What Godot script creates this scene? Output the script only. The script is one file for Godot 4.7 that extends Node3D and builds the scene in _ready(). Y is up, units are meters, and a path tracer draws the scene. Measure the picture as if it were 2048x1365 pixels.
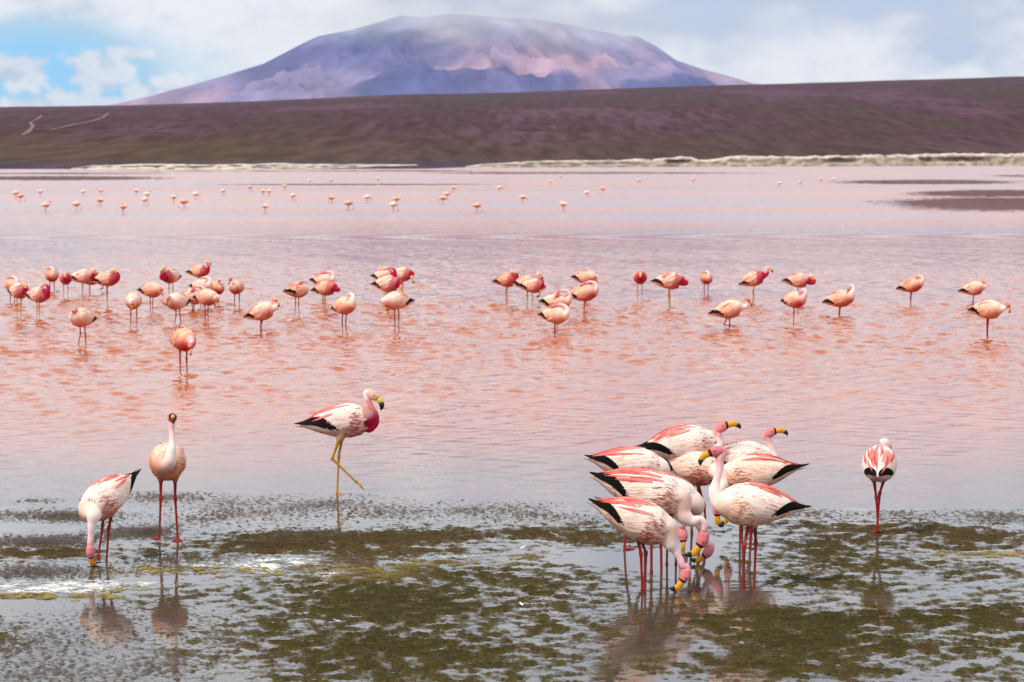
extends Node3D
# A shallow red lagoon with flamingos, a salt shore, a dark plain and a far volcano.
const F := 4600.0            # focal length in pixels of a 2048-wide frame
const EYE := 2.83            # height of the camera above the water
const HORIZON := 318.0
const SKY := 1.7
var pitch := atan((682.5 - HORIZON) / F)
var rng := RandomNumberGenerator.new()
var taken := {}

# ---------------------------------------------------------------- helpers
func numbered(called: String) -> String:
	if not taken.has(called):
		taken[called] = 0
		return called
	taken[called] += 1
	return "%s_%03d" % [called, taken[called]]

func tag(o: Node, label := "", category := "", group := "", kind := "") -> void:
	if label != "": o.set_meta("label", label)
	if category != "": o.set_meta("category", category)
	if group != "": o.set_meta("group", group)
	if kind != "": o.set_meta("kind", kind)

func noise(s: int, freq: float, octaves := 3, gain := 0.5) -> FastNoiseLite:
	var n := FastNoiseLite.new()
	n.seed = s
	n.noise_type = FastNoiseLite.TYPE_SIMPLEX_SMOOTH
	n.frequency = freq
	n.fractal_type = FastNoiseLite.FRACTAL_FBM if octaves > 1 else FastNoiseLite.FRACTAL_NONE
	n.fractal_octaves = octaves
	n.fractal_gain = gain
	return n

func lin(r: int, g: int, b: int) -> Color:          # an sRGB colour as linear values, for vertex colours
	return Color8(r, g, b).srgb_to_linear()

func ray(px: float, py: float) -> Vector3:          # direction with unit depth along -z
	var u := (px - 1024.0) / F
	var v := (682.5 - py) / F
	var d := Vector3(u, v * cos(pitch) - sin(pitch), -(cos(pitch) + v * sin(pitch)))
	return d / -d.z

func spot(px: float, py: float) -> Vector3:         # where that sight line meets the water
	var d := ray(px, py)
	return Vector3(0, EYE, 0) + d * (EYE / -d.y)

func at_depth(px: float, py: float, depth: float) -> Vector3:
	return Vector3(0, EYE, 0) + ray(px, py) * depth

func mesh_of(v: PackedVector3Array, n: PackedVector3Array, c: PackedColorArray, ix: PackedInt32Array, m: Material, uv := PackedVector2Array()) -> ArrayMesh:
	var a := []
	a.resize(Mesh.ARRAY_MAX)
	a[Mesh.ARRAY_VERTEX] = v
	a[Mesh.ARRAY_NORMAL] = n
	if c.size(): a[Mesh.ARRAY_COLOR] = c
	if uv.size(): a[Mesh.ARRAY_TEX_UV] = uv
	a[Mesh.ARRAY_INDEX] = ix
	var me := ArrayMesh.new()
	me.add_surface_from_arrays(Mesh.PRIMITIVE_TRIANGLES, a)
	me.surface_set_material(0, m)
	return me

func place(called: String, me: Mesh, parent: Node = self) -> MeshInstance3D:
	var o := MeshInstance3D.new()
	o.name = numbered(called) if parent == self else called
	o.mesh = me
	parent.add_child(o, true)
	return o

func grid_normals(v: PackedVector3Array, rows: int, cols: int, facing := Vector3.UP) -> PackedVector3Array:
	var n := PackedVector3Array()
	n.resize(v.size())
	for r in rows:
		var r0 := maxi(r - 1, 0) * cols
		var r1 := mini(r + 1, rows - 1) * cols
		for k in cols:
			var a := v[r * cols + mini(k + 1, cols - 1)] - v[r * cols + maxi(k - 1, 0)]
			var b := v[r1 + k] - v[r0 + k]
			var q := a.cross(b)
			n[r * cols + k] = q.normalized() if q.dot(facing) >= 0 else -q.normalized()
	return n

func grid_index(rows: int, cols: int) -> PackedInt32Array:   # rows run away from the viewer, columns to the right
	var ix := PackedInt32Array()
	ix.resize((rows - 1) * (cols - 1) * 6)
	var at := 0
	for r in rows - 1:
		for k in cols - 1:
			var i := r * cols + k
			ix[at] = i; ix[at + 1] = i + cols; ix[at + 2] = i + 1
			ix[at + 3] = i + 1; ix[at + 4] = i + cols; ix[at + 5] = i + cols + 1
			at += 6
	return ix

func along(points: Array, x: float) -> float:       # a smooth-ish profile through [x, y] pairs
	if x <= points[0][0]: return points[0][1]
	for k in points.size() - 1:
		if x <= points[k + 1][0]:
			var t: float = (x - points[k][0]) / (points[k + 1][0] - points[k][0])
			return lerpf(points[k][1], points[k + 1][1], t)
	return points[-1][1]

func paint(rough: float, spec := 0.5) -> StandardMaterial3D:
	var m := StandardMaterial3D.new()
	m.vertex_color_use_as_albedo = true
	m.roughness = rough
	m.metallic_specular = spec
	return m

# ---------------------------------------------------------------- sky
func make_sky() -> Image:
	var w := 4096
	var h := 2048
	var n1 := noise(3, 0.035, 5, 0.55)
	var n2 := noise(8, 0.26, 5, 0.55)
	var n3 := noise(21, 1.2, 5, 0.58)
	# the upper sky is drawn small and enlarged, the belt that holds fine clouds at full size
	var im := Image.create(512, 256, false, Image.FORMAT_RGB8)
	for y in 256:
		for x in 512:
			im.set_pixel(x, y, sky_color(wrapf((x + 0.5) / 512.0 * 360.0, -180.0, 180.0), 90.0 - (y + 0.5) / 256.0 * 180.0, n1, n2, n3))
	im.resize(w, h, Image.INTERPOLATE_CUBIC)
	for y in range(int(h * (90.0 - 13.0) / 180.0), h / 2 + 6):
		var e := 90.0 - (y + 0.5) / h * 180.0
		for x in w:
			im.set_pixel(x, y, sky_color(wrapf((x + 0.5) / w * 360.0, -180.0, 180.0), e, n1, n2, n3))
	return im

func bump(x: float, y: float, cx: float, cy: float, rx: float, ry: float) -> float:
	var q := ((x - cx) / rx) ** 2 + ((y - cy) / ry) ** 2
	return exp(-q)

func sky_color(az: float, e: float, n1: FastNoiseLite, n2: FastNoiseLite, n3: FastNoiseLite) -> Color:
	var ar := deg_to_rad(az)
	var q := Vector3(sin(ar), 0, -cos(ar)) * 57.3                     # seamless all round
	var big := n1.get_noise_3d(q.x, e * 2.2, q.z)
	var mid := n2.get_noise_3d(q.x, e * 2.0, q.z)
	var fine := n3.get_noise_3d(q.x, e * 1.6, q.z)
	var white := Color8(249, 251, 253)
	var gray := Color8(180, 194, 216)
	var blue := Color8(112, 190, 232).lerp(Color8(70, 140, 215), clampf(e / 60.0, 0, 1))
	# a cloud deck that hangs over a brighter gap along the horizon
	var deck := smoothstep(2.6, 4.6, e + mid * 1.6 + big * 1.2) * lerpf(1.0, 0.5, smoothstep(4.5, 10.0, e))
	var cloud := white.lerp(gray, clampf(deck * (0.62 + 1.3 * mid + 0.6 * big), 0.0, 1.0))
	cloud = cloud.lerp(Color8(214, 224, 235), clampf(0.35 + 1.6 * fine + mid, 0, 1) * 0.55 * (1.0 - deck))
	# openings of blue air, with heaps of small cloud in them
	var gap := clampf((bump(az, e, -12.6, 2.35, 4.4, 1.05) * 1.35 + bump(az, e, -9.0, 1.1, 4.0, 0.9) * 0.75 + 0.25 * mid - 0.25), 0, 1)
	gap = maxf(gap, smoothstep(0.22, 0.42, big - 0.2 * absf(mid)) * 0.8 * smoothstep(13.0, 22.0, absf(az)))
	var heap := 0.0
	for k in [[-10.05, 2.15, 1.0, 0.62], [-12.1, 2.1, 0.9, 0.45], [-11.2, 1.15, 2.4, 0.5], [-8.4, 1.4, 1.2, 0.8], [-9.2, 2.6, 0.5, 0.2]]:
		heap = maxf(heap, bump(az, e, k[0], k[1], k[2], k[3]))
	heap = smoothstep(0.40, 0.54, heap + 0.7 * fine + 0.15 * mid)
	var c := cloud.lerp(blue, gap * (1.0 - heap * 0.95))
	c = c.lerp(Color8(186, 202, 222), gap * heap * clampf(0.2 - 3.0 * fine, 0, 0.75))
	# a darker rain cloud over the plain, and the bright cloud beside the mountain
	c = c.lerp(Color8(142, 160, 194), 0.95 * bump(az, e, 11.0, 4.2, 6.0, 0.8) * clampf(0.8 + 1.4 * mid, 0, 1))
	c = c.lerp(Color8(190, 204, 226), 0.6 * bump(az, e, 5.5, 3.7, 2.2, 1.0))
	c = c.lerp(Color8(252, 253, 253), 0.85 * bump(az, e, -5.4, 2.6, 2.0, 1.2))
	c = c.lerp(Color8(250, 251, 251), 0.6 * bump(az, e, 6.5, 2.1, 2.4, 0.9))
	if e < 0: c = Color8(150, 130, 125)
	# an overcast sky grows brighter towards the zenith; the picture holds values for a strength of SKY
	var l := c.srgb_to_linear() * (lerpf(1.2, SKY, smoothstep(3.7, 8.0, e)) / SKY)
	return l.linear_to_srgb()

# ---------------------------------------------------------------- mountain, plain and shore
func make_mountain() -> void:
	var skyline := [[-400, 236], [60, 226], [230, 209], [300, 193], [420, 161], [530, 128], [600, 92], [640, 73], [700, 62], [760, 46], [800, 33], [850, 36], [900, 29], [960, 33], [1010, 38], [1060, 38], [1120, 48], [1180, 60], [1240, 72], [1275, 75], [1310, 93], [1350, 121], [1400, 138], [1450, 151], [1500, 166], [1560, 174], [1700, 190], [2300, 240]]
	var D := 12000.0
	var cols := 480
	var rows := 190
	var ridges := noise(41, 1.0 / 900.0, 5, 0.5)
	ridges.fractal_type = FastNoiseLite.FRACTAL_RIDGED
	var rough := noise(42, 1.0 / 260.0, 5, 0.55)
	var zone := noise(43, 1.0 / 1500.0, 4, 0.5)
	var v := PackedVector3Array()
	var c := PackedColorArray()
	for r in rows:
		var t := r / float(rows - 1)                                     # 0 at the foot in front, 0.78 on the ridge line, 1 behind it
		var z := lerpf(-6200.0, -13600.0, t)
		for k in cols:
			var x := lerpf(-2700.0, 2900.0, k / float(cols - 1))
			var px := 1024.0 + x / D * F
			var top := (HORIZON - along(skyline, px)) / F * D
			var front := clampf((z + D) / 5800.0, 0, 1)
			var fall := (1.0 - front) ** 1.75 if z > -D else 1.0 - clampf((-D - z) / 1800.0, 0, 1) * 0.5
			var gully := ridges.get_noise_2d(x * 1.25, z * 0.32)
			var y := top * fall
			var wear := sin(clampf(fall, 0, 1) * PI) if z > -D else 0.0
			y += wear * (gully * 90.0 - 36.0 + rough.get_noise_2d(x, z * 0.5) * 40.0)
			# foothills that stand before the cone
			y += (165.0 + 12.0 * gully) * bump(x, z, -190.0, -8800.0, 520.0, 620.0) + 90.0 * bump(x, z, 520.0, -9100.0, 520.0, 500.0)
			y += 120.0 * bump(x, z, 840.0, -9400.0, 380.0, 600.0) + 70.0 * bump(x, z, -1050.0, -8600.0, 650.0, 700.0)
			v.append(Vector3(x, y, z))
			# grey scree, dark rock, rust-red ash; cloud shadow and sunlit slope painted in
			var g := zone.get_noise_2d(x, z * 0.7 + y * 2.0)
			var s := rough.get_noise_2d(x * 0.9 + absf(x) * 0.3 + y * 0.8 * signf(x + 100.0), y * 1.1 - absf(x) * 0.25)
			var col := lin(126, 116, 146)
			col = col.lerp(lin(148, 124, 140), smoothstep(-0.05, 0.3, g + 0.35 * s))
			var rock_and_shadow := smoothstep(-500.0, -1000.0, x + g * 500.0 - y * 0.35) * smoothstep(110.0, 360.0, y + 300.0 * g + 0.12 * x)
			rock_and_shadow = maxf(rock_and_shadow, smoothstep(0.35, 0.6, bump(x, z, -190.0, -8600.0, 520.0, 700.0) + 0.2 * s + 0.15 * g))
			rock_and_shadow = maxf(rock_and_shadow, smoothstep(0.4, 0.6, bump(x, y, 760.0, 260.0, 420.0, 85.0) + 0.4 * s))
			rock_and_shadow = maxf(rock_and_shadow, 0.7 * smoothstep(0.4, 0.6, bump(x, y, -480.0, 470.0, 330.0, 120.0) + 0.4 * s))
			col = col.lerp(lin(70, 76, 118), clampf(rock_and_shadow, 0, 1) * 0.85)  # dark blue mostly stands in for cloud shadow, put into the rock colour
			col = col.lerp(lin(154, 126, 140), 0.7 * smoothstep(0.45, 0.8, bump(x, y, 230.0, 420.0, 420.0, 110.0) + 0.5 * s))  # pinker patch paints the sunlit slope into the rock colour
			col = col.lerp(lin(190, 194, 210), 0.3 * smoothstep(560.0, 760.0, y + 120.0 * s))
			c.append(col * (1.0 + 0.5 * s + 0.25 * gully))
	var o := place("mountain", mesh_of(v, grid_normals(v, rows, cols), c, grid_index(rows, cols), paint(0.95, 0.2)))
	tag(o, "broad far volcano with a cloudy summit behind the plain", "mountain", "", "structure")
	# cloud that hangs about the summit
	for k in [[1000.0, 48.0, 900.0, 150.0], [900.0, 40.0, 520.0, 120.0], [1120.0, 62.0, 560.0, 130.0], [1010.0, 70.0, 620.0, 110.0], [840.0, 30.0, 300.0, 80.0]]:
		var fog := FogVolume.new()
		fog.name = numbered("summit_cloud")
		fog.shape = RenderingServer.FOG_VOLUME_SHAPE_ELLIPSOID
		fog.size = Vector3(k[2] / F * 11300.0, k[3] / F * 11300.0, 1300.0)
		fog.position = at_depth(k[0], k[1], 11400.0)
		var fm := FogMaterial.new()
		fm.albedo = Color(0.97, 0.98, 1.0)
		fm.density = 0.00017
		fog.material = fm
		add_child(fog, true)
		tag(fog, "", "", "", "structure")

func plain_height(x: float, z: float, n: FastNoiseLite) -> float:
	var depth := -z
	var px := 1024.0 + x / depth * F
	var skyline := [[-300, 216], [0, 215], [230, 212], [520, 203], [800, 190], [1024, 186], [1300, 176], [1500, 170], [1750, 163], [2048, 154], [2400, 146]]
	var top := (HORIZON - along(skyline, px)) / F * 4300.0
	var foot := along([[0, 640.0], [850, 660.0], [1000, 860.0], [2048, 1000.0]], px)
	var up := (depth - foot) / (4300.0 - foot)
	var y := top * up + EYE * clampf(up, 0, 1)
	return y + n.get_noise_2d(x, z) * lerpf(5.0, 0.8, clampf(up * 1.1, 0, 1)) * clampf(up * 6.0, 0, 1) if up > 0 else up * 30.0

func make_plain() -> void:
	var rows := 280
	var cols := 640
	var n := noise(51, 1.0 / 170.0, 4, 0.5)
	var patch := noise(52, 1.0 / 260.0, 4, 0.55)
	var speck := noise(53, 1.0 / 9.0, 4, 0.65)
	var v := PackedVector3Array()
	var c := PackedColorArray()
	for r in rows:
		var depth := 600.0 * pow(4600.0 / 600.0, r / float(rows - 1))
		for k in cols:
			var x := lerpf(-0.36, 0.36, k / float(cols - 1)) * depth
			var y := plain_height(x, -depth, n)
			if depth > 4300.0: y -= (depth - 4300.0) * 0.4
			v.append(Vector3(x, y, -depth))
			var p := patch.get_noise_2d(x * 0.9, depth * 0.16)
			var s := speck.get_noise_2d(x * 0.8, depth * 0.06)
			var left := clampf(0.5 - x / depth * 3.0, 0, 1)
			var col := lin(80, 56, 60)                                      # brown gravel
			col = col.lerp(lin(93, 67, 75), smoothstep(0.0, 0.35, p + 0.3 * s))   # purplish soil
			col = col.lerp(lin(76, 62, 54), smoothstep(0.05, 0.4, -p + 0.3 * s) * 0.8)   # dry bunch grass
			var low := smoothstep(26.0, 3.0, y + p * 8.0)
			col = col.lerp(lin(84, 68, 47).lerp(lin(80, 61, 58), 1.0 - left), low * 0.75)
			col = col.lerp(lin(80, 66, 78), smoothstep(3.0, 0.6, y + s * 0.8))
			c.append(col * (0.86 + 0.45 * s))
	var o := place("plain", mesh_of(v, grid_normals(v, rows, cols), c, grid_index(rows, cols), paint(1.0, 0.1)))
	tag(o, "dark purple-brown plain rising behind the lagoon", "plain", "", "structure")
	# the pale vehicle track that climbs the plain on the left
	var dirt := paint(1.0, 0.1)
	for way in [[[[48, 270], [62, 262], [100, 261], [150, 250], [185, 243], [205, 236], [218, 226]], 2.6], [[[44, 272], [58, 262], [66, 254], [60, 247], [66, 243]], 2.2], [[[66, 243], [72, 240], [78, 236], [84, 231]], 2.4]]:
		var tv := PackedVector3Array()
		var tc := PackedColorArray()
		var prev := Vector3.ZERO
		var line: Array[Vector3] = []
		for k in way[0].size() - 1:
			for j in 8:
				var px := lerpf(way[0][k][0], way[0][k + 1][0], j / 8.0)
				var py := lerpf(way[0][k][1], way[0][k + 1][1], j / 8.0)
				line.append(on_plain(px, py, n))
		for k in line.size():
			var side: Vector3 = (line[mini(k + 1, line.size() - 1)] - line[maxi(k - 1, 0)]).cross(Vector3.UP).normalized() * way[1] * 0.5
			for s in [-1.0, 1.0]:
				tv.append(line[k] + side * s + Vector3(0, 0.45, 0))
				tc.append(lin(140, 106, 98) * rng.randf_range(0.85, 1.1))
		var ti := PackedInt32Array()
		for k in line.size() - 1:
			ti.append_array([k * 2, k * 2 + 2, k * 2 + 1, k * 2 + 1, k * 2 + 2, k * 2 + 3])
		var tn := PackedVector3Array()
		for k in tv.size(): tn.append(Vector3.UP)
		var t := place("dirt_track", mesh_of(tv, tn, tc, ti, dirt))
		tag(t, "pale dirt track climbing the plain on the left", "track", "", "structure")

func on_plain(px: float, py: float, n: FastNoiseLite) -> Vector3:
	var depth := 700.0
	while depth < 4300.0:
		var p := at_depth(px, py, depth)
		if p.y <= plain_height(p.x, p.z, n): return p
		depth += 6.0
	return at_depth(px, py, 4250.0)

func make_bank(called: String, label: String, x0: float, x1: float, base: Array, crest: Array, hollows: Array, tan_face: float, s: int) -> void:
	# a low salt bank: crest and base are lines in the picture plane at the bank's own distance
	var n := noise(s, 1.0 / 9.0, 4, 0.55)
	var cols := int((x1 - x0) / 2.0)
	var rows := 9
	var v := PackedVector3Array()
	var c := PackedColorArray()
	for r in rows:
		for k in cols:
			var px := lerpf(x0, x1, k / float(cols - 1))
			var foot := spot(px, along(base, px))
			var depth := -foot.z
			var h: float = maxf(0.02, at_depth(px, along(crest, px), depth).y)
			var dark := 0.0
			for q in hollows:
				dark = maxf(dark, smoothstep(q[1], q[1] * 0.45, absf(px - q[0] + n.get_noise_2d(px, 5.0) * 10.0)))
			var back: float = [0.0, 0.5, 1.2, 1.8 + dark * 1.2, 2.0 + dark * 1.4, 2.2, 3.4, 9.0, 34.0][r]
			var up: float = [-0.25, 0.12, 0.3, 0.46, 0.70, 0.78, 1.0, 0.92, -0.1][r]
			var jag := 1.0 + 0.22 * n.get_noise_2d(foot.x * 0.8, r * 3.0)
			v.append(Vector3(foot.x + n.get_noise_2d(foot.x, 90.0) * 0.6, h * up * jag, foot.z - back - n.get_noise_2d(foot.x, r * 7.0 + 40.0) * 1.6))
			var pale := lin(196, 184, 172)
			var face := lin(168, 148, 126).lerp(lin(196, 180, 160), clampf(0.5 + 1.5 * n.get_noise_2d(foot.x * 1.6, r * 4.0), 0, 1))
			var col := face if r < 5 else pale
			if tan_face < 1.0: col = pale.lerp(col, tan_face)
			if r == 3 or r == 4: col = col.lerp(lin(104, 88, 74), dark * 0.9)
			if r > 7: col = lin(120, 104, 92)
			c.append(col * (1.0 + 0.5 * n.get_noise_2d(foot.x * 2.0, r * 9.0)))
	var o := place(called, mesh_of(v, grid_normals(v, rows, cols, Vector3(0, 0.5, 1)), c, grid_index(rows, cols), paint(0.95, 0.2)))
	tag(o, label, "bank", "", "structure")
# ---------------------------------------------------------------- water
var waves: Array = []                                # [kx, kz, phase, slope]

func make_waves() -> void:
	for k in 16:
		var length := 0.15 * pow(1.135, k)                             # 0.15 to 1.0 m
		var turn := rng.randf_range(-1.0, 1.0) + 0.2
		var steep := 0.055 * (1.0 if k < 10 else 1.0 - (k - 9) * 0.09)
		var w := TAU / length
		waves.append([sin(turn) * w, cos(turn) * w, rng.randf() * TAU, steep, clampf(1.25 - absf(turn) * 1.4, 0.08, 1.0)])

func ripple_texture() -> ImageTexture:
	# fine wavelets with whole numbers of waves per tile, so that it repeats without seams
	var size := 512
	var parts := []
	for k in 34:
		var kx := rng.randi_range(-16, 16)
		var kz := rng.randi_range(6, 30)
		parts.append([kx, kz, rng.randf() * TAU, 1.0 / sqrt(kx * kx + kz * kz)])
	var tables := []
	var im := Image.create(size, size, false, Image.FORMAT_L8)
	var sines := PackedFloat32Array()
	for k in 1024: sines.append(sin(k / 1024.0 * TAU))
	for y in size:
		for x in size:
			var h := 0.0
			for p in parts:
				h += sines[int((p[0] * x + p[1] * y) * 2 + p[2] * 162.97) & 1023] * p[3]
			im.set_pixel(x, y, Color(0.5 + h * 0.5, 0, 0))
	im.convert(Image.FORMAT_RGBA8)
	im.bump_map_to_normal_map(5.0)
	return ImageTexture.create_from_image(im)

func roughness_of_wind(x: float, depth: float, wind: FastNoiseLite) -> float:
	var calm := along([[12, 0.025], [16.5, 0.04], [19.0, 0.12], [21.5, 0.32], [26, 0.8], [33, 1.3], [60, 1.2], [75, 0.6], [105, 0.5], [130, 0.5], [400, 0.5], [900, 0.4]], depth)
	var w := wind.get_noise_2d(x * 0.5, depth)
	return calm * 0.75 * clampf(1.0 + 0.7 * w, 0.3, 1.6)

func make_water() -> void:
	make_waves()
	var wind := noise(61, 1.0 / 9.0, 3, 0.5)
	var group := noise(63, 1.6, 4, 0.7)
	var streaks := noise(64, 1.0 / 26.0, 4, 0.55)
	var wide := noise(62, 1.0 / 60.0, 4, 0.5)
	var cols := 370
	var v := PackedVector3Array()
	var nn := PackedVector3Array()
	var c := PackedColorArray()
	var uv := PackedVector2Array()
	var calm := PackedFloat32Array()
	var depth := 7.0
	var rows := 0
	var mud := lin(74, 66, 60)
	var red := lin(168, 86, 36)
	var pink := lin(176, 122, 106)
	while depth < 1150.0:
		var depth_step := 0.0012 * depth * (1.0 + depth / 120.0)
		for k in cols:
			var x := (k / float(cols - 1) - 0.5) * (0.53 * depth + 6.0)
			var u := x / depth
			var s := roughness_of_wind(x, depth, wind)
			# slicks where no wind reaches the water
			var slick := 0.0
			if depth > 60.0: slick = clampf(slick_at(1024.0 + u * F, HORIZON + F * EYE / depth, wide, x, depth), 0, 1)
			s *= 1.0 - slick * 0.97
			s *= lerpf(0.6, 0.34 + 1.7 * smoothstep(-0.25 - 0.3 * wind.get_noise_2d(x * 0.35, depth * 0.6), 0.42, group.get_noise_2d(x * 0.75, depth * 1.5)), smoothstep(20.0, 30.0, depth))
			var y := 0.0
			var far_off := smoothstep(35.0, 80.0, depth)
			var gx := 0.0
			var gz := 0.0
			for w in waves:
				var phase: float = w[0] * x - w[1] * depth + w[2]
				var sl: float = w[3] * s * lerpf(1.0, w[4], far_off)
				var cs := cos(phase)
				gx += sl * cs * w[0] / sqrt(w[0] * w[0] + w[1] * w[1])
				gz -= sl * cs * w[1] / sqrt(w[0] * w[0] + w[1] * w[1])
				y += sl * sin(phase) / sqrt(w[0] * w[0] + w[1] * w[1])
			v.append(Vector3(x, y if depth < 300.0 else 0.0, -depth))
			nn.append(Vector3(-gx, 1.0, gz).normalized())
			uv.append(Vector2(x, -depth) / 0.9)
			var tone := wide.get_noise_2d(x * 0.4, depth * 1.2) + 0.3 * wind.get_noise_2d(x * 3.0, depth * 3.0)
			var col := mud.lerp(red, smoothstep(17.5, 27.0, depth + tone * 3.0))
			col = col.lerp(pink, smoothstep(60.0, 140.0, depth + tone * 40.0))
			var drift := streaks.get_noise_2d(x * 0.42, depth)
			col = col.lerp(lin(184, 116, 82).lerp(lin(150, 128, 136), smoothstep(-0.25, 0.25, drift)), 0.75 * smoothstep(55.0, 110.0, depth))
			c.append(col * (1.0 + 0.2 * tone))
			calm.append(slick)
		rows += 1
		depth += depth_step
	var ripple := ripple_texture()
	var windy := paint(0.04, 0.45)
	windy.normal_enabled = true
	windy.normal_texture = ripple
	windy.normal_scale = 0.16
	var still := paint(0.04, 0.5)
	still.normal_enabled = true
	still.normal_texture = ripple
	still.normal_scale = 0.04
	# three surfaces of one sheet: the near still shallows, the rippled lagoon, the far slicks
	var all := grid_index(rows, cols)
	var bands := [[58.0, 0.04], [74.0, 0.08], [94.0, 0.14], [122.0, 0.20], [2000.0, 0.26]]   # waves too far to tell apart roughen the surface
	var ix_b := [PackedInt32Array(), PackedInt32Array(), PackedInt32Array(), PackedInt32Array(), PackedInt32Array()]
	var ix_s := PackedInt32Array()
	for q in range(0, all.size(), 6):
		var i := all[q]
		var quiet := v[i].z > -18.5 or calm[i] > rng.randf_range(0.2, 0.9)
		var band := 0
		var reach := -v[i].z * rng.randf_range(0.88, 1.12)
		while reach > bands[band][0]: band += 1
		for j in 6:
			if quiet: ix_s.append(all[q + j])
			else: ix_b[band].append(all[q + j])
	var me := ArrayMesh.new()
	var lists := ix_b + [ix_s]
	for k in lists.size():
		var m: StandardMaterial3D = still
		if k < bands.size():
			m = windy.duplicate()
			m.roughness = bands[k][1]
		# each surface keeps only the vertices it uses
		var near := {}
		var pv := PackedVector3Array()
		var pn := PackedVector3Array()
		var pc := PackedColorArray()
		var pu := PackedVector2Array()
		var pi := PackedInt32Array()
		for i in lists[k]:
			if not near.has(i):
				near[i] = pv.size()
				pv.append(v[i]); pn.append(nn[i]); pc.append(c[i]); pu.append(uv[i])
			pi.append(near[i])
		var a := []
		a.resize(Mesh.ARRAY_MAX)
		a[Mesh.ARRAY_VERTEX] = pv
		a[Mesh.ARRAY_NORMAL] = pn
		a[Mesh.ARRAY_COLOR] = pc
		a[Mesh.ARRAY_TEX_UV] = pu
		a[Mesh.ARRAY_INDEX] = pi
		me.add_surface_from_arrays(Mesh.PRIMITIVE_TRIANGLES, a)
		me.surface_set_material(k, m)
	var o := place("water", me)
	tag(o, "shallow red lagoon water", "water", "", "structure")
	# the lake bed under it, wide enough to reach past the shore
	var bed := PlaneMesh.new()
	bed.size = Vector2(9000, 9000)
	var bm := StandardMaterial3D.new()
	bm.albedo_color = Color(0.34, 0.26, 0.22)
	bm.roughness = 1.0
	bed.material = bm
	var b := place("lake_bed", bed)
	b.position = Vector3(0, -0.6, -4300)
	tag(b, "muddy ground under the lagoon", "ground", "", "structure")

func slick_at(px: float, py: float, n: FastNoiseLite, x: float, depth: float) -> float:
	var s := 0.0
	for q in [[150, 347, 220, 1.6], [120, 356, 240, 4.5], [560, 342, 420, 1.7], [700, 369, 260, 1.2], [1850, 364, 190, 5.0], [1980, 386, 170, 8.0], [1980, 408, 230, 14.0], [1150, 346, 320, 2.2], [2040, 352, 60, 2.5]]:
		s = maxf(s, exp(-pow((px - q[0]) / q[1], 4.0) - pow((py - q[2 + 1 - 2]) / q[3], 2.0)) if false else bump(px, py, q[0], q[1], q[2], q[3]))
	return smoothstep(0.05, 0.72, s + 0.3 * n.get_noise_2d(x * 0.8, depth * 2.0))

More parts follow.
